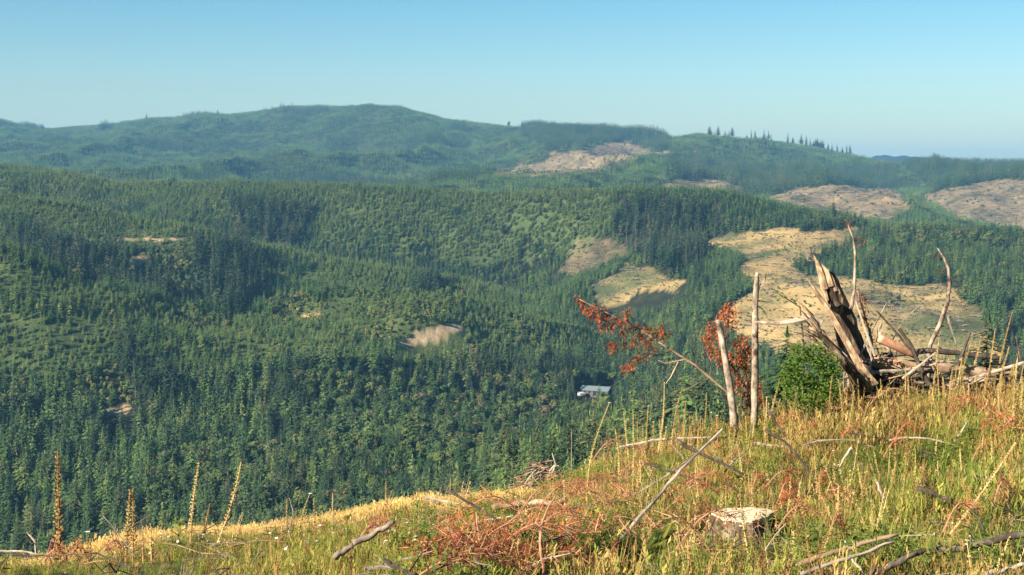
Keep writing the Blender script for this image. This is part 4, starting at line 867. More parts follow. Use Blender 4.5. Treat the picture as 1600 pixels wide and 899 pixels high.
S = [
 ([(961, 852), (1034, 770), (1075, 722), (1129, 671)], 8, 'wood_grey', 'long grey pole leaning up from the ferns, longest of the crossed poles', 2),
 ([(988, 776), (1030, 752), (1074, 720)], 5, 'wood_grey', 'thin grey pole crossing under the long leaning pole', 1),
 ([(968, 699), (1010, 690), (1050, 685), (1100, 684), (1150, 688), (1172, 694)], 4.5, 'wood_white', 'bleached thin branch arching level along the brow below the pale poles', 0),
 ([(1178, 693), (1205, 696), (1228, 699)], 5, 'wood_white', 'short bleached branch right of the arching one', 0),
 ([(1058, 690), (1090, 706), (1130, 726), (1176, 747)], 7, 'wood_dark', 'dark pole sloping down right below the pale poles', 1),
 ([(1006, 723), (1060, 741), (1138, 763)], 4.5, 'wood_dark', 'thin dark branch behind the long leaning pole', 1),
 ([(862, 801), (900, 792), (935, 786), (985, 784)], 5, 'wood_dark', 'dark branch with red needles above the red tangle', 2),
 ([(700, 767), (735, 787), (775, 812), (814, 840)], 5.5, 'wood_dark', 'dark branch slanting across the middle slope into the red tangle', 1),
 ([(851, 905), (844, 860), (846, 820), (857, 792), (868, 776)], 5, 'wood_red', 'red-brown stem curving upright out of the red tangle', 2),
 ([(838, 852), (880, 838), (940, 822)], 4.5, 'wood_dark', 'dark thin branch crossing behind the curved red-brown stem', 0),
 ([(862, 824), (905, 825), (948, 829)], 6, 'wood_dark', 'level dark branch just right of the curved red-brown stem', 1),
 ([(757, 895), (742, 868), (727, 842)], 6, 'wood_dark', 'short dark stick standing left of the brown fern', 0),
 ([(750, 874), (748, 836), (744, 800)], 4.5, 'wood_red', 'upright thin red-brown stick beside the dark slanting branch', 1),
 ([(810, 899), (848, 874), (892, 865)], 4, 'wood_white', 'bleached thin stick lying between the two ferns', 0),
 ([(600, 877), (625, 888), (652, 903)], 9, 'wood_dark', 'thick dark stick at the lower edge of the grass', 1),
 ([(568, 889), (590, 887), (622, 886)], 8, 'wood_grey', 'short grey stick beside the thick dark one', 0),
 ([(604, 882), (640, 872), (676, 861)], 3.5, 'wood_grey', 'thin grey twig pointing right from the thick dark stick', 0),
 ([(672, 896), (700, 882), (735, 878), (770, 884)], 4, 'wood_grey', 'grey twig lying at the left foot of the red tangle', 1),
 ([(728, 820), (765, 812), (802, 806)], 5, 'wood_white', 'bleached stick lying in grass above the red tangle', 0),
 ([(664, 778), (692, 783), (722, 789)], 5, 'wood_white', 'bleached stick lying on the golden middle brow', 0),
 ([(678, 822), (690, 818), (704, 813)], 6, 'wood_white', 'short bleached stick right of the green fir seedling', 0),
 ([(700, 822), (712, 838), (722, 852)], 3.5, 'wood_grey', 'thin grey twig below the short bleached stick', 0),
 ([(1200, 638), (1212, 660), (1232, 688)], 4.5, 'wood_dark', 'dark stick hanging down right of the pale poles', 0),
 ([(1195, 672), (1225, 690), (1250, 716), (1276, 752)], 5, 'wood_dark', 'dark branch curving down the slope right of the pale poles', 1),
 ([(1256, 696), (1278, 689), (1305, 687), (1335, 689), (1366, 699)], 3.5, 'wood_grey', 'thin grey branch bowed over the slope below the log pile', 0),
 ([(1330, 676), (1360, 682), (1392, 688)], 4, 'wood_dark', 'thin dark stick below the log pile', 0),
 ([(1390, 688), (1415, 684), (1450, 685), (1492, 696)], 3.5, 'wood_white', 'bleached thin branch bowed over the slope right of the grey one', 0),
 ([(1488, 697), (1500, 677), (1512, 658)], 4, 'wood_white', 'bleached stick propped up under the orange brush', 0),
 ([(1438, 706), (1455, 709), (1476, 714)], 4, 'wood_dark', 'short dark stick below the bowed bleached branch', 0),
 ([(1382, 784), (1374, 764), (1367, 749)], 7, 'wood_white', 'short bleached stick standing in the bright green grass', 0),
 ([(1432, 762), (1462, 773), (1496, 788)], 9, 'wood_dark', 'dark rotten branch lying in the right slope grass', 0),
 ([(1518, 746), (1535, 743), (1558, 751)], 9, 'wood_white', 'pale chunk of bleached wood lying on the right slope', 0),
 ([(1328, 868), (1336, 880), (1350, 895)], 6, 'wood_white', 'short bleached stick beside the grey logs at the bottom', 0),
 ([(1330, 700), (1320, 715), (1312, 730)], 5, 'wood_white', 'tiny pale stick above the bright green grass', 0),
 ([(20, 868), (80, 869), (150, 865), (200, 885)], 4, 'wood_dark', 'thin dark twig lying on the left golden grass', 0),
 ([(-5, 862), (30, 861), (58, 866)], 4.5, 'wood_white', 'bleached branch reaching in over the left brow', 0),
 ([(57, 866), (54, 846), (42, 832)], 4, 'wood_white', 'bleached crooked twig rising from the left brow', 1),
 ([(212, 870), (185, 835), (161, 806)], 2.5, 'wood_grey', 'thin bare grey twig leaning left of the paired stalks', 2),
 ([(1130, 740), (1150, 716), (1172, 700)], 3.5, 'wood_grey', 'thin grey stick lying under the dark sloping pole', 0),
 ([(1195, 860), (1212, 836), (1228, 818)], 3, 'wood_white', 'thin pale twig leaning on the right side of the stump', 0),
 ([(1120, 818), (1128, 826), (1140, 834)], 6, 'wood_dark', 'dark stub lying against the left side of the stump', 0),
 ([(1320, 855), (1360, 843), (1410, 837), (1460, 836)], 3.5, 'wood_white', 'thin pale stick lying above the grey logs', 0),
 ([(450, 840), (458, 800), (452, 778)], 2, 'wood_grey', 'thin bare twig on the middle brow', 0),
 ([(1085, 800), (1110, 792), (1136, 790)], 4, 'wood_dark', 'dark twig lying behind the stump', 0),
]
for i, (pts, th, mat, lab, tw) in enumerate(S): stick('fallen_stick', pts, th, mat, lab, twigs=tw)
LG = [
 ([(1245, 884), (1290, 868), (1345, 851), (1402, 834)], 9, 'wood_brown', 'long brown-grey log of the pair lying at the bottom, upper one'),
 ([(1250, 897), (1300, 880), (1345, 866), (1395, 846)], 7, 'wood_grey', 'thinner grey log just below the long brown-grey log'),
 ([(1360, 896), (1400, 882), (1442, 862)], 13, 'wood_dark', 'dark short log in the lower right grass'),
 ([(1445, 864), (1500, 855), (1550, 846), (1615, 834)], 15, 'wood_dark', 'dark charred log lying at the lower right'),
 ([(1535, 899), (1570, 890), (1615, 878)], 8, 'wood_white', 'bleached pole lying at the lower right below the charred log'),
 ([(552, 848), (575, 838), (598, 826), (617, 813)], 11, 'wood_grey', 'weathered pale grey log lying slanted in the left grass'),
 ([(524, 870), (537, 861), (552, 853)], 11, 'wood_grey', 'short weathered log left of the slanted pale grey log'),
 ([(770, 792), (800, 789), (850, 786), (880, 784)], 13, 'wood_brown', 'brown rotten log half hidden in grass below the brushwood heap'),
 ([(1560, 742), (1585, 740), (1620, 738)], 18, 'wood_dark', 'dark log end on the right slope above the yellow grass'),
]
for pts, th, mat, lab in LG:
    o = stick('fallen_log', pts, th, mat, lab, 'log', sides=9, jit=.25, taper=.3, lift=.05)

# ------------------------------------------------------------------ stump
bz_ = float(H(SX, SY)); R0 = 48 * SD / F; topz = P(1160, 803, SD)[2]
st = thing('tree_stump', (SX, SY, bz_), 'cut tree stump with pale flat top in the grass', 'stump')
random.seed(5); NS = 48; prof = [1 + .07 * math.sin(3 * a_ + .5) + .05 * math.sin(7 * a_) + random.uniform(-.03, .03) for a_ in [k * 2 * math.pi / NS for k in range(NS)]]
Hs = topz - bz_; mb = MB(); rows_ = [(-.25, 1.35), (.0, 1.22), (.12, 1.10), (.26, 1.02), (Hs * .75, 1.0), (Hs - .015, .985)]
V = []
for zq, f in rows_:
    for k in range(NS): a_ = k * 2 * math.pi / NS; q = R0 * prof[k] * f * (1 + .05 * ((k * 7) % 5 - 2) / 2); V.append((math.cos(a_) * q, math.sin(a_) * q * .95, zq + .02 * math.cos(a_)))
Fc = [(i * NS + k, i * NS + (k + 1) % NS, (i + 1) * NS + (k + 1) % NS, (i + 1) * NS + k) for i in range(len(rows_) - 1) for k in range(NS)]
mb.add(V, Fc); part('bark', mb, 'stump_bark', st, (0, 0, 0))
mb = MB(); V = [(0, 0, Hs + .012)]; 
for rr_, zq in ((.5, .012), (.9, .008), (.965, .0), (.965, -.06)):
    for k in range(NS): a_ = k * 2 * math.pi / NS; q = R0 * prof[k] * rr_; V.append((math.cos(a_) * q, math.sin(a_) * q * .95, Hs + zq + .02 * math.cos(a_) + (.012 if (k > 30 and k < 36) else 0)))
Fc = [(0, 1 + k, 1 + (k + 1) % NS) for k in range(NS)] + [(1 + i * NS + k, 1 + (i + 1) * NS + k, 1 + (i + 1) * NS + (k + 1) % NS, 1 + i * NS + (k + 1) % NS) for i in range(3) for k in range(NS)]
mb.add(V, Fc); part('cut_face', mb, 'cut_face', st, (0, 0, 0))

# ------------------------------------------------------------------ broken snag with its splinters
D0 = 30.0
def W(l, d=D0): return [P(a, b_, d + (e[0] if e else 0)) for a, b_, *e in l]
px2m = D0 / F
b0 = P(1352, 612, D0); b0[2] = float(H(b0[0], b0[1]))
snag = thing('broken_snag', b0, 'splintered broken tree trunk leaning left above the log pile', 'snag')
random.seed(3)
mb = MB(); pts = W([(1366, 632), (1352, 600), (1340, 568), (1328, 530), (1320, 505), (1312, 480), (1304, 460), (1298, 442), (1292, 428)])
mb.tube(pts, [q * px2m for q in (26, 23, 20, 17.5, 16, 15, 13.5, 12.5, 8)], 18, .2); part('trunk', mb, 'bark_snag', snag, b0)
for l, r_ in (([(1288, 452), (1282, 428), (1276, 410), (1271, 398)], (8, 6.5, 3.5, .4)), ([(1296, 448), (1290, 424), (1284, 412)], (8, 6, .5)), ([(1303, 455), (1300, 436), (1294, 420)], (6, 4, .4)), ([(1316, 480), (1310, 455), (1298, 432)], (4, 3, .4)), ([(1292, 470), (1286, 450), (1289, 436)], (5, 4, 1)), ([(1318, 500), (1326, 484), (1330, 478)], (7, 5, 2))):
    mb = MB(); mb.tube(W([(a, b_, -.12) for a, b_ in l]), [q * px2m for q in r_], 6, .15, flat=.6); part('splinter', mb, 'wood_raw', snag, b0)
mb = MB(); mb.tube(W([(1302, 470, -.2), (1306, 478, -.28), (1308, 486, -.2)]), [px2m * 4, px2m * 11, px2m * 4], 8, .15); part('knot', mb, 'bark_snag', snag, b0)
mb = MB(); mb.tube(W([(1358, 610, -.3), (1340, 588, -.4), (1315, 558, -.5), (1292, 530, -.5), (1272, 511, -.5)]), [px2m * q for q in (12, 13, 12, 10.5, 8)], 12, .25, flat=.5, flatdir=(.6, .5, .6)); part('split_slab', mb, 'wood_raw', snag, b0)
mb = MB(); mb.tube(W([(1350, 606, -.62), (1325, 575, -.72), (1300, 545, -.78), (1278, 520, -.7)]), [px2m * q for q in (8, 9, 9, 6)], 8, .15, flat=.5); part('bark_strip', mb, 'bark_snag', snag, b0)
mb = MB(); mb.tube(W([(1366, 600, -.7), (1345, 575, -.75), (1320, 530, -.75), (1298, 490, -.7), (1276, 458, -.65), (1261, 435, -.6)]), [px2m * q for q in (9, 9, 8, 7, 5, .6)], 6, .12, flat=.5); part('splinter', mb, 'wood_raw', snag, b0)
for k in range(44):
    t0 = random.uniform(0, 1); ax = 1340 - 66 * t0 + random.uniform(-8, 8); ay = 588 - 76 * t0 + random.uniform(-6, 6); an = R(random.uniform(118, 158)); L = random.uniform(40, 95) * (1 if k % 3 else .7)
    l = [(ax, ay, -.6), (ax + L * .5 * math.cos(an), ay - L * .5 * math.sin(an), -.6 + random.uniform(-.2, .2)), (ax + L * math.cos(an + .08), ay - L * math.sin(an + .08), -.6 + random.uniform(-.35, .3))]
    r_ = random.uniform(1.0, 3.0) * px2m; mb = MB(); mb.tube(W(l), [r_, r_ * .75, r_ * .1], 5, .2, flat=.6); part('splinter', mb, random.choice(['wood_raw', 'wood_raw', 'wood_grey']), snag, b0)
mb = MB(); mb.tube(W([(1282, 506, -.5), (1262, 497, -.5), (1240, 503, -.5), (1215, 506, -.45), (1182, 503, -.4)]), [px2m * q for q in (8, 7, 5, 3.5, 1.5)], 7, .1); part('branch', mb, 'wood_white', snag, b0)
mb = MB(); mb.tube(W([(1268, 498, -.45), (1270, 520, -.5), (1272, 540, -.5)]), [px2m * q for q in (6, 8, 2)], 6, .15, flat=.6); part('splinter', mb, 'wood_raw', snag, b0)
for k in range(40):   # torn roots and debris at its foot
    ax = random.uniform(1318, 1400); ay = random.uniform(560, 606); an = R(random.uniform(20, 160)); L = random.uniform(20, 60); r_ = random.uniform(1, 2.2) * px2m
    mb = MB(); mb.tube(W([(ax, ay + 20, .1), (ax + L * .4 * math.cos(an), ay - L * .2, -.1), (ax + L * math.cos(an), ay - L * .35 * math.sin(an) + 8, -.35)]), [r_, r_, r_ * .3], 4); part('root', mb, random.choice(['wood_grey', 'wood_brown', 'wood_red']), snag, b0)

# ------------------------------------------------------------------ log pile
def plog(l, rr_, mat, lab, sides=12, jit=.1, name='pile_log', d=D0, cat='log', flat=1):
    w = W(l, d); nn = 4; fine = []
    for i in range(len(w) - 1):
        for k in range(nn): fine.append(w[i] + (w[i + 1] - w[i]) * k / nn)
    fine.append(w[-1]); rad = np.interp(np.linspace(0, 1, len(fine)), np.linspace(0, 1, len(rr_)), rr_) * px2m * .82
    o = thing(name, fine[0], lab, cat, 'wood of the log pile'); mb = MB(); mb.tube(fine, [q * random.uniform(.92, 1.06) for q in rad], sides, jit, flat=flat); part('shaft', mb, mat, o, fine[0], sides > 8)
    return o
plog([(1330, 566), (1400, 570), (1480, 577), (1520, 580), (1600, 586)], (11, 12, 11, 10, 9), 'wood_brown', 'long brown log lying level across the top of the pile')
plog([(1470, 600), (1530, 598), (1620, 604)], (12, 12, 11), 'wood_brown', 'thick brown log low in the pile at its right end')
plog([(1340, 592, .3), (1420, 598, .2), (1500, 604, .2)], (11, 11, 10), 'wood_dark', 'dark log deep under the long brown log')
plog([(1390, 618, .4), (1470, 622, .4), (1560, 620, .3)], (10, 11, 9), 'wood_dark', 'dark log at the bottom of the pile')
plog([(1372, 528, -.3), (1400, 541, -.3), (1432, 556, -.2)], (9, 8.5, 7), 'wood_red', 'short reddish barked log lying slanted on top of the pile')
plog([(1330, 588, -.4), (1380, 580, -.4), (1455, 577, -.4)], (3.5, 3, 2), 'wood_grey', 'thin grey pole lying across the front of the pile', 6)
plog([(1380, 556, .6), (1450, 548, .6), (1500, 552, .6), (1560, 560, .5)], (6, 6, 5, 4), 'wood_dark', 'dark pole lying along the back of the pile', 8)
plog([(1410, 592, -.6), (1440, 569, -.6), (1462, 551, -.6)], (2.6, 2.2, 1.6), 'wood_white', 'thin bleached stick propped up against the front of the pile', 6, .1, 'pile_stick', cat='stick')
plog([(1452, 600, -.4), (1436, 570, -.4), (1424, 540, -.4), (1405, 514, -.4)], (5, 4, 3.6, 3.4), 'wood_dark', 'dark forked stick with pale cut tip rising from the pile', 7, .1, 'pile_stick', cat='stick')
plog([(1432, 560, -.3), (1405, 525, -.3), (1370, 486, -.3)], (2.6, 2.2, 1.4), 'wood_dark', 'thin dark stick rising left from the pile', 6, .1, 'pile_stick', cat='stick')
plog([(1496, 572, -.3), (1507, 545, -.3), (1516, 519, -.3)], (4, 3, 2), 'wood_dark', 'short dark stick standing up at the right of the pile', 6, .1, 'pile_stick', cat='stick')
plog([(1367, 556, -.5), (1352, 515, -.5), (1337, 470, -.5)], (2.8, 2.4, 1.4), 'wood_white', 'thin bleached stick standing right beside the broken snag', 6, .1, 'pile_stick', cat='stick')
plog([(1376, 530, -.3), (1374, 516, -.3), (1378, 502, -.3)], (6, 5, .8), 'wood_white', 'pale fresh wood chip sticking up beside the snag', 5, .2, 'wood_chip', cat='wood chip', flat=.5)
plog([(1530, 588, -.4), (1570, 576, -.4), (1620, 560, -.4)], (3, 3.4, 2.4), 'wood_white', 'bleached pole curving up at the right end of the pile', 7, .1, 'pile_stick', cat='stick')
plog([(1500, 596, -.3), (1540, 584, -.3), (1620, 572, -.3)], (2, 2.4, 1.6), 'wood_grey', 'thin grey pole under the bleached curving pole', 6, .1, 'pile_stick', cat='stick')
plog([(1342, 560, -.5), (1360, 520, -.4), (1385, 475, -.2), (1412, 455, 0)], (2, 1.8, 1.2, .6), 'wood_grey', 'thin grey branch arching right from the snag', 5, .1, 'pile_stick', cat='stick')
plog([(1390, 540, 0), (1412, 500, 0), (1436, 478, .1)], (1.6, 1.2, .6), 'wood_grey', 'thin grey twig arching above the reddish log', 5, .1, 'pile_stick', cat='stick')
plog([(1355, 600, -.5), (1362, 560, -.5), (1354, 540, -.5)], (2, 1.8, 1), 'wood_white', 'short bleached root curling at the foot of the snag', 5, .1, 'pile_stick', cat='stick')
random.seed(15)
for k in range(90):   # small brushwood lying through the pile
    ax = random.uniform(1330, 1600); ay = random.uniform(560, 632) + (8 if ax > 1480 else 0); an = random.gauss(0, .5); L = random.uniform(20, 110)
    plog([(ax - L / 2 * math.cos(an), ay + L / 2 * math.sin(an), random.uniform(-.5, .4)), (ax, ay + random.uniform(-5, 5), random.uniform(-.5, .4)), (ax + L / 2 * math.cos(an), ay - L / 2 * math.sin(an), random.uniform(-.5, .4))], (random.uniform(1.2, 3), random.uniform(1, 2.4), .6), random.choice(['wood_grey', 'wood_brown', 'wood_dark', 'wood_red', 'wood_grey']), 'small broken branch in the brushwood under the log pile', 5, .12, 'broken_branch', cat='stick')

# ------------------------------------------------------------------ dead standing poles and bent saplings
def pole(name, l, rr_, mat, lab, twl=(), d=D0, sides=10):
    w = W(l, d); w[0][2] = min(w[0][2], float(H(w[0][0], w[0][1])) - .05); nn = 4; fine = []
    for i in range(len(w) - 1):
        for k in range(nn): fine.append(w[i] + (w[i + 1] - w[i]) * k / nn)
    fine.append(w[-1]); rad = np.interp(np.linspace(0, 1, len(fine)), np.linspace(0, 1, len(rr_)), rr_) * d / F
    o = thing(name, fine[0], lab, 'dead tree'); mb = MB(); mb.tube(fine, [q * random.uniform(.93, 1.05) for q in rad], sides, .07); part('trunk', mb, mat, o, fine[0], True)
    for tl, tr_ in twl: mb = MB(); tw = W(tl, d); mb.tube(tw, [tr_ * d / F * (1 - .7 * i / (len(tw) - 1)) for i in range(len(tw))], 5); part('twig', mb, mat if tr_ > 1.6 else 'wood_dark', o, fine[0])
    return o
def red_foliage(o, spots, n_per, spread, mat='redneedle', leafL=.075, d=D0, stemfrom=None):
    mb = MB(); tb = MB(); w0 = np.array(o.location)
    for (ax, ay) in spots:
        c0 = P(ax, ay, d + random.uniform(-.25, .25))
        for k in range(n_per):
            p = c0 + np.array([random.gauss(0, 1), random.gauss(0, .7), random.gauss(0, 1)]) * spread * d / F
            dv = np.array([random.uniform(-1, 1), random.uniform(-1, 1), random.uniform(-1.1, .5)]); dv /= np.linalg.norm(dv)
            mb.leaf(p, dv * leafL * random.uniform(.6, 1.4), leafL * .42)
            if k % 9 == 0: tb.tube([c0, (p + c0) / 2 + [0, 0, .03], p], [.006, .004, .002], 3, cap=False)
    part('foliage', mb, mat, o, w0); part('twigs', tb, 'wood_dark', o, w0)
random.seed(21)
poleA = pole('dead_pole', [(1176, 700), (1179, 640), (1180, 560), (1180, 480), (1182, 445), (1183, 426)], (6, 5.8, 5.4, 5, 4.6, 2.2), 'birch', 'tall pale dead pole with broken top and bare twigs', [([(1184, 452), (1192, 446), (1196, 436), (1197, 427)], 2.2), ([(1184, 470), (1198, 472), (1206, 472)], 1.2), ([(1184, 478), (1192, 484), (1200, 498)], 1.2)])
poleB = pole('dead_pole', [(1150, 700), (1146, 650), (1140, 600), (1133, 560), (1127, 525), (1121, 500)], (6.8, 6.2, 5.8, 5.4, 5, 3.8), 'birch', 'shorter pale dead pole with peeling bark leaning left', [([(1122, 505), (1130, 501), (1131, 510)], 2.5), ([(1146, 640), (1125, 615), (1110, 612)], 1.5)])
big = pole('dead_sapling', [(1172, 650), (1135, 612), (1085, 570), (1040, 542), (1000, 515), (960, 495), (905, 468)], (2.3, 2.1, 1.9, 1.7, 1.4, 1.1, .6), 'wood_brown', 'long dead leaning sapling with red needles reaching left over the valley',
           [([(1070, 562), (1040, 568), (1028, 563)], 1.7), ([(1060, 566), (1048, 590), (1040, 600)], 1.7), ([(1110, 590), (1080, 605), (1066, 618)], 1.6), ([(1000, 517), (985, 545), (978, 580)], 1.2), ([(1050, 548), (1010, 560), (975, 582)], 1.2), ([(1090, 572), (1085, 545), (1078, 525)], 1.1), ([(1030, 535), (1050, 520), (1062, 510)], 1.1), ([(1110, 592), (1112, 560), (1100, 540)], 1.1), ([(970, 500), (975, 485), (985, 480)], 1), ([(1020, 530), (995, 545), (955, 545)], 1)], sides=7)
red_foliage(big, [(905, 470), (912, 480), (918, 485), (925, 492), (930, 482), (935, 497), (945, 490), (950, 503), (940, 510), (955, 512), (962, 500), (975, 505), (980, 488), (985, 515), (995, 510), (970, 520), (955, 540), (960, 545), (975, 540), (990, 535), (1000, 525), (1012, 515), (1025, 520), (1035, 515), (1040, 525), (978, 578), (985, 570), (995, 560), (1005, 555), (1010, 535), (1020, 545)], 46, 4.4, leafL=.085)
rs = pole('dead_sapling', [(1192, 655), (1165, 610), (1140, 565), (1118, 530), (1105, 510)], (3, 2.6, 2.2, 1.6, 1), 'wood_dark', 'red-needled dead sapling crossing behind the two pale poles', [([(1150, 585), (1165, 555), (1168, 530)], 1.4), ([(1130, 550), (1138, 510), (1135, 490)], 1.4), ([(1170, 620), (1180, 590), (1182, 570)], 1.3)], sides=7, d=30.6)
red_foliage(rs, [(1110, 515), (1105, 530), (1118, 510), (1125, 525), (1130, 495), (1138, 485), (1145, 490), (1142, 505), (1110, 545), (1122, 555), (1130, 565), (1150, 540), (1160, 530), (1155, 555), (1165, 560), (1170, 545), (1165, 575), (1175, 585), (1180, 600), (1170, 605), (1158, 590), (1150, 600), (1162, 618), (1175, 622), (1185, 610), (1188, 630), (1168, 635), (1140, 580), (1145, 560), (1180, 645), (1188, 660), (1176, 660), (1160, 565)], 85, 5.6, d=30.6, leafL=.085)
s1 = pole('bent_sapling', [(1328, 520), (1329, 488), (1335, 450), (1336, 420), (1336, 395), (1333, 372), (1325, 352)], (3.2, 3, 2.6, 2.2, 1.9, 1.5, .8), 'birch', 'thin bare sapling standing straight up behind the broken snag', [([(1333, 372), (1345, 376), (1355, 374)], 1), ([(1334, 378), (1342, 386), (1350, 378)], 1), ([(1328, 356), (1329, 346), (1327, 338)], .8)], sides=7, d=31)
red_foliage(s1, [(1322, 346), (1324, 352), (1342, 374), (1350, 376), (1345, 384)], 12, 3.2, leafL=.05, d=31)
s2 = pole('bent_sapling', [(1448, 575), (1453, 540), (1468, 508), (1480, 475), (1484, 445), (1482, 420), (1475, 403), (1465, 388)], (4.4, 4, 3.6, 3.2, 2.8, 2.4, 1.8, 1), 'birch', 'thin bare sapling bending in a bow right of the log pile', [([(1475, 403), (1465, 400), (1456, 402)], 1), ([(1481, 418), (1470, 425), (1464, 432)], 1), ([(1484, 440), (1500, 448), (1508, 460)], 1.2), ([(1483, 450), (1470, 440), (1462, 428)], .9), ([(1480, 492), (1488, 520), (1497, 545)], 1.9), ([(1466, 512), (1490, 505), (1505, 520)], 1)], sides=8, d=31)
red_foliage(s2, [(1460, 398), (1466, 402), (1468, 420), (1474, 428), (1500, 435), (1505, 450), (1498, 458), (1502, 470), (1506, 482), (1492, 470)], 14, 4, leafL=.05, d=31, mat='redneedle_dark')
s3 = pole('dead_sapling', [(1372, 575), (1362, 530), (1350, 490), (1340, 455)], (2.4, 2, 1.6, .8), 'wood_red', 'small red-needled dead sapling right behind the broken snag', [([(1355, 505), (1345, 492), (1338, 488)], 1)], sides=6, d=30.8)
red_foliage(s3, [(1346, 462), (1352, 470), (1345, 478), (1342, 492), (1350, 500), (1356, 510), (1360, 522), (1366, 535), (1372, 548), (1380, 552), (1352, 488)], 34, 4.5, d=30.8)
dd_ = 410; p = P(893, 742, dd_); 
ds9 = pole('dead_tree', [(893, 760), (893, 720), (893, 672)], (1.3, 1.1, .5), 'wood_grey', 'bare grey dead tree in front of the tall pointed fir', d=330, sides=6)
# greenish sprig hanging at the left of the snag
sprig = pole('fir_sprig', [(1272, 520), (1250, 480), (1215, 458), (1205, 456)], (1.6, 1.3, .8, .4), 'wood_dark', 'thin twig with a green tip hanging left of the broken snag', sides=5, d=29.6)
random.seed(4); red_foliage(sprig, [(1215, 458), (1225, 462), (1232, 460), (1240, 466)], 16, 3, 'bushleaf', .05, 29.6)

# ------------------------------------------------------------------ leafy bush
random.seed(9); bd = 28.6; bp = P(1262, 640, bd); bp[2] = float(H(bp[0], bp[1]))
bush = thing('leafy_bush', bp, 'bright green leafy bush below the broken snag', 'bush')
mb = MB(); lf = MB()
lobes = [(1240, 600, 26), (1262, 575, 28), (1285, 595, 26), (1255, 615, 30), (1300, 585, 16), (1232, 580, 15), (1275, 620, 24), (1300, 610, 16), (1250, 552, 18), (1275, 552, 18), (1292, 566, 18)]
for ax, ay, rr_ in lobes:
    c0 = P(ax, ay, bd); mb.tube([bp, (bp + c0) / 2 + [random.uniform(-.1, .1), 0, .05], c0], [.018, .012, .005], 5)
    for k in range(int(rr_ * 16)):
        q = np.array([random.gauss(0, 1), random.gauss(0, 1), random.gauss(0, 1)]); q = q / np.linalg.norm(q) * rr_ * bd / F * random.uniform(.5, 1.08)
        dv = np.array([random.uniform(-1, 1), random.uniform(-1, .4), random.uniform(-.6, .8)]); dv /= np.linalg.norm(dv); lf.leaf(c0 + q, dv * random.uniform(.05, .085), random.uniform(.035, .05), (random.uniform(-.5, .5), random.uniform(-1, 0), 1))
part('stems', mb, 'wood_brown', bush, bp); part('foliage', lf, 'bushleaf', bush, bp)

# ------------------------------------------------------------------ seedlings, ferns, dead fir branches, flowers
def seedling(bx, by, tx, ty, lab, wd_=.5, mat='sapling', n_=14):
    d = hit(bx, by, 8, 48) or 25; p0 = P(bx, by, d); p0[2] = float(H(p0[0], p0[1])) - .02; p1 = P(tx, ty, d); L = np.linalg.norm(p1 - p0)
    o = thing('fir_seedling', p0, lab, 'seedling'); mb = MB(); mb.tube([p0, p1], [.012, .004], 5); fo = MB()
    for k in range(n_):
        t_ = .12 + .85 * k / n_; a = k * 2.4; q = p0 + (p1 - p0) * t_; ln = L * wd_ * (1 - t_ * .8) * random.uniform(.7, 1.1); tip = q + np.array([math.cos(a) * ln, math.sin(a) * ln, ln * .75]); mb.tube([q, tip], [.006, .003], 4)
        for j in range(26):
            u_ = random.uniform(.1, 1); dv = np.array([random.uniform(-1, 1), random.uniform(-1, 1), random.uniform(-.3, 1)]); dv /= np.linalg.norm(dv); fo.leaf(q + (tip - q) * u_, dv * random.uniform(.03, .055), .014)
    for j in range(40):
        dv = np.array([random.uniform(-1, 1), random.uniform(-1, 1), random.uniform(0, 1)]); dv /= np.linalg.norm(dv); fo.leaf(p0 + (p1 - p0) * random.uniform(.5, 1), dv * .045, .013)
    part('stem', mb, 'wood_brown', o, p0); part('foliage', fo, mat, o, p0)
random.seed(31)
seedling(276, 866, 281, 812, 'bright green fir seedling beside the tall straight foxglove stalk', .55)
seedling(650, 842, 652, 782, 'bright green upright fir seedling in the middle of the slope', .32)
seedling(543, 828, 545, 806, 'small dark green seedling on the left shoulder of the slope', .8, 'fern')
seedling(518, 838, 516, 818, 'tiny green seedling left of the small dark one', .7)
def fern(cx, cy, nfr, Lf, lab, mat='fern'):
    d = hit(cx, min(cy, 905), 8, 40) or 14; p0 = P(cx, cy, d); p0[2] = float(H(p0[0], p0[1])); o = thing('sword_fern', p0, lab, 'fern', 'sword ferns')
    for k in range(nfr):
        a = random.uniform(0, 6.28); L = Lf * random.uniform(.7, 1.1); out = random.uniform(.35, .8); fr = MB(); prev = p0.copy(); nn = 13; cv = []
        for i in range(nn): t_ = i / (nn - 1); cv.append(p0 + np.array([math.cos(a) * L * out * t_, math.sin(a) * L * out * t_, L * (1.05 * t_ - .45 * out * t_ * t_)]))
        fr.tube(cv, [.006 * (1 - .8 * i / nn) for i in range(nn)], 3, cap=False)
        for i in range(2, nn):
            t_ = i / (nn - 1); wl_ = L * .16 * math.sin(math.pi * (1 - t_) ** .7 * .93 + .12) + .01; sd = np.array([-math.sin(a), math.cos(a), .1])
            for s_ in (-1, 1):
                for q in (0, .5): fr.leaf(cv[i] - (cv[i] - cv[i - 1]) * q, sd * s_ * wl_ + (cv[i] - cv[i - 1]) * .5, .026, (math.cos(a) * .3, math.sin(a) * .3, 1))
        part('frond', fr, mat, o, p0)
for cx, cy in ((900, 905), (940, 900), (985, 903), (1015, 885), (870, 902), (960, 880)): fern(cx, cy, 16, .62, 'dark green sword fern at the foot of the long leaning pole')
fern(800, 905, 18, .5, 'brownish green sword fern under the curved red-brown stem', 'g_olive'); fern(770, 903, 14, .45, 'brownish green sword fern left of the curved red-brown stem', 'g_olive')
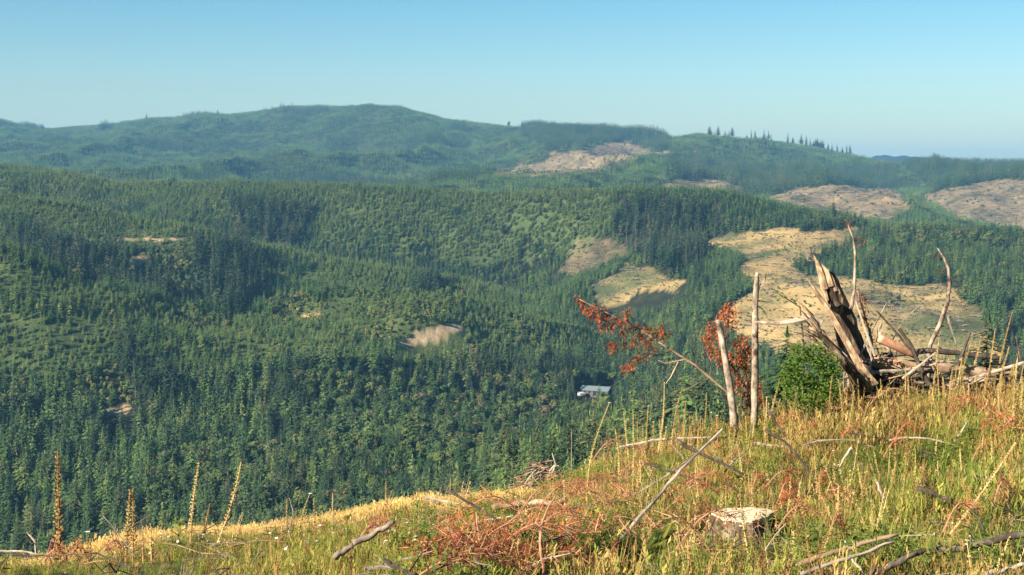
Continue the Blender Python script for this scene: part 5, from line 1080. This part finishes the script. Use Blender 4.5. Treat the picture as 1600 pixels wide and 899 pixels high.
def fir_branch(cx, cy, L, ang, lab, mat='redneedle', dens=1.0, rise=.25, grp=None):
    d = hit(cx, cy, 8, 48, up=.3) or 20; p0 = P(cx, cy, d); o = thing('dead_fir_branch', p0, lab, 'dead branch', grp)
    dv = np.array([math.cos(ang), .35 * math.sin(ang * 2), 0]); sd = np.array([-dv[1], dv[0], .15]); n_ = 10; cv = [p0 + dv * L * (i / n_ - .3) + np.array([0, 0, rise * L * math.sin(math.pi * min(i / n_, .8))]) for i in range(n_ + 1)]
    st_ = MB(); fo = MB(); st_.tube(cv, [.012 * (1 - .8 * i / n_) for i in range(n_ + 1)], 5)
    for i in range(1, n_ + 1):
        for s_ in (-1, 1):
            ln = L * .34 * (1 - .6 * i / n_) * random.uniform(.7, 1.2); tip = cv[i] + sd * s_ * ln * .9 + dv * ln * .6 + np.array([0, 0, random.uniform(-.12, .16)]); st_.tube([cv[i], tip], [.005, .002], 3, cap=False)
            for j in range(int(25 * dens)):
                u_ = random.uniform(.1, 1.05); nv = np.array([random.uniform(-1, 1), random.uniform(-1, 1), random.uniform(-.8, .9)]); nv /= np.linalg.norm(nv); fo.leaf(cv[i] + (tip - cv[i]) * u_ + nv * .02, nv * random.uniform(.025, .055) * min(1, .4 + L), .012)
    part('stem', st_, 'wood_red', o, p0); part('foliage', fo, mat, o, p0)
random.seed(41)
rl = 'dead fir branch with orange-red needles in the red tangle on the middle slope'; rg = 'red branches on the middle slope'
for cx, cy, L, an in [(745, 800, .9, .2), (790, 812, 1.0, 2.9), (840, 800, 1.1, .5), (870, 792, 1.1, .3), (905, 782, 1.2, .4), (935, 800, 1.0, 2.8), (960, 790, .9, .1), (765, 838, .9, 2.6), (815, 832, 1.0, .2), (860, 838, 1.0, .6), (905, 832, .9, 2.9), (690, 836, .7, .3), (730, 862, .8, 2.7), (885, 850, .9, .4), (945, 838, .8, .3), (820, 860, .9, .1), (700, 862, .8, .3), (985, 800, .8, 2.7), (780, 856, .9, .5), (925, 770, 1.0, .4), (890, 768, .8, .7), (945, 722, .8, .6), (985, 742, .8, .4)]:
    fir_branch(cx, cy, L, an, rl, grp=rg, rise=random.uniform(.15, .4), dens=.7)
rl = 'dark red dead fir branch at the bottom of the red tangle'
for cx, cy, L, an in [(720, 889, .8, .2), (760, 880, .8, 2.8), (700, 900, .8, .3), (860, 888, .7, .2), (835, 880, .7, 2.9)]: fir_branch(cx, cy, L, an, rl, 'redneedle_dark', 1.4, .2, 'dark red branches')
rl = 'red-brown dead branch in the grass around the stump'
for cx, cy, L, an in [(1075, 790, .9, .3), (1105, 785, .9, 2.8), (1050, 810, .7, .4), (1090, 765, .8, .2), (1225, 778, .7, 1.2), (1240, 800, .7, 2.0), (1215, 760, .7, .4), (1085, 835, .7, .3)]: fir_branch(cx, cy, L, an, rl, random.choice(['redneedle', 'redneedle_dark']), .8, .35, 'red-brown branches by the stump')
rl = 'thin rusty dead sprig caught in the weeds of the right slope'
for cx, cy in [(1020, 745), (1055, 760), (1140, 735), (1180, 770), (1280, 770), (1320, 800), (1450, 780), (1530, 720), (1560, 790), (1390, 720), (1235, 830), (1300, 850), (1130, 720), (1490, 830), (1015, 715), (1340, 690)]: fir_branch(cx, cy, random.uniform(.4, .7), random.uniform(.1, 2.9), rl, random.choice(['redneedle', 'redneedle', 'redneedle_dark']), .55, .5, 'rusty sprigs in the weeds')
rl = 'small orange-red dead brush sprig in the grass below the log pile'
for cx, cy, L, an in [(1505, 652, .7, .3), (1520, 648, .7, 2.6), (1535, 660, .6, .5), (1255, 690, .6, .4), (1245, 672, .6, 2.6), (1410, 685, .5, .4), (1590, 690, .7, 2.5), (1575, 680, .7, 2.7)]: fir_branch(cx, cy, L, an, rl, 'redneedle', .9, .5, 'orange sprigs below the log pile')
rl = 'small red sprig in the golden grass of the left brow'
for cx, cy, L in [(80, 878, .2), (118, 872, .18), (172, 862, .2), (590, 836, .3), (575, 842, .3)]: fir_branch(cx, cy, L, .3, rl, 'redneedle', .35, .5, 'red sprigs on the left brow')
# brown dead fronds in front of the pile
rl = 'brown heap of dead needles and fine twigs at the foot of the snag'
for cx, cy, L, an in [(1320, 640, 1.0, .3), (1350, 632, 1.1, 2.8), (1385, 632, 1.1, .2), (1410, 640, 1.0, 2.9), (1300, 650, .9, .4), (1370, 645, 1.0, .5), (1340, 655, .9, 2.6), (1095, 858, .8, .2), (1075, 868, .8, 2.8)]: fir_branch(cx, cy, L, an, rl, 'g_brown', .6, .45, 'brown dead boughs')
random.seed(51)
fl = 'small white wildflower dotting the green grass of the left slope'
spots = [(random.uniform(240, 680), random.uniform(852, 897)) for _ in range(46)] + [(random.uniform(540, 640), random.uniform(830, 885)) for _ in range(12)]
hd_me = MB()
for i in range(9): a = i * .7; hd_me.leaf((0, 0, 0), np.array([math.cos(a), math.sin(a), .25]) * .026, .02)
hd_me.blob((0, 0, .006), .012); hd_mesh = hd_me.mesh('flower_head', M['white_petal'])
sm = MB(); sm.tube([(0, 0, -.32), (.01, 0, -.15), (0, 0, 0)], .003, 3); sm_mesh = sm.mesh('stem', M['g_green'])
def flower(px, py, lab, grp):
    d = hit(px, py, 8, 40)
    if not d: return
    x, y = P(px, py, d)[:2]; z = float(H(x, y)); o = thing('white_wildflower', (x, y, z), lab, 'flower', grp); hh = random.uniform(.22, .34)
    for nm, me_ in (('flower_head', hd_mesh), ('stem', sm_mesh)):
        q = link(nm, me_, o, (0, 0, hh)); q.rotation_euler = (random.uniform(-.5, .6), random.uniform(-.5, .3), 0) if nm == 'flower_head' else (0, 0, 0)
        if nm == 'flower_head': q.scale = (.75,) * 3
for px, py in spots: flower(px, py, fl, 'white flowers on the left slope')
for _ in range(26): flower(random.uniform(1080, 1580), random.uniform(700, 890), 'small white flower head in the tangle of the right slope', 'white flowers on the right slope')

# ------------------------------------------------------------------ brushwood heap on the brow
random.seed(61); hp = P(845, 772, 46); hp[2] = float(H(hp[0], hp[1])); heap = thing('brushwood_heap', hp, 'heap of grey brushwood and broken sticks on the golden brow', 'brushwood')
for k in range(95):
    u_ = random.gauss(0, 1); ax = 845 + u_ * 16; ay = 722 + abs(u_) * 9 + random.uniform(0, 40); an = random.uniform(-.6, .9); L = random.uniform(12, 42) ; e = random.uniform(-.5, .5)
    p_ = [P(ax - L / 2 * math.cos(an), ay + L / 2 * math.sin(an), 46 + e), P(ax, ay + random.uniform(-2, 2), 46 + e + .1), P(ax + L / 2 * math.cos(an), ay - L / 2 * math.sin(an), 46 + e + random.uniform(-.3, .3))]
    r_ = random.choice([1, 1, 1.3, 2.2]) * 46 / F; mb = MB(); mb.tube(p_, [r_, r_ * .9, r_ * .5], 5, .1); part('stick', mb, random.choice(['wood_grey', 'wood_grey', 'wood_brown', 'wood_dark', 'wood_red']), heap, hp)
for l in ([(862, 742), (868, 726), (863, 708)], [(820, 757), (826, 748), (834, 738)], [(858, 737), (866, 728), (873, 728)], [(858, 740), (864, 738), (869, 738)], [(832, 745), (843, 758), (852, 768)]):
    mb = MB(); mb.tube([P(a, b_, 45.4) for a, b_ in l], [1.5 * 46 / F, 1.4 * 46 / F, .9 * 46 / F], 5); part('stick', mb, 'wood_white', heap, hp)

# ------------------------------------------------------------------ haze filling the valley air
m = bpy.data.materials.new('haze'); m.use_nodes = True; nt = m.node_tree; nt.nodes.remove(nt.nodes['Principled BSDF'])
pv = nt.nodes.new('ShaderNodeVolumePrincipled'); pv.inputs['Color'].default_value = (.22, .58, 1.0, 1); pv.inputs['Density'].default_value = HAZE; pv.inputs['Anisotropy'].default_value = .1
nt.links.new(pv.outputs[0], nt.nodes['Material Output'].inputs['Volume'])
zmin = float(HG.min()) - 2; zmax = float(HG[:, drows < 8000].max()) + 70; mb = MB(); box(mb, -12600, 12600, -60, 20500, zmin, zmax)
me = mb.mesh('haze', m); tag(link('haze', me), 'pale blue haze filling the air over the valley', 'haze', kind='stuff')
print('TREES', len(PA), len(IND))
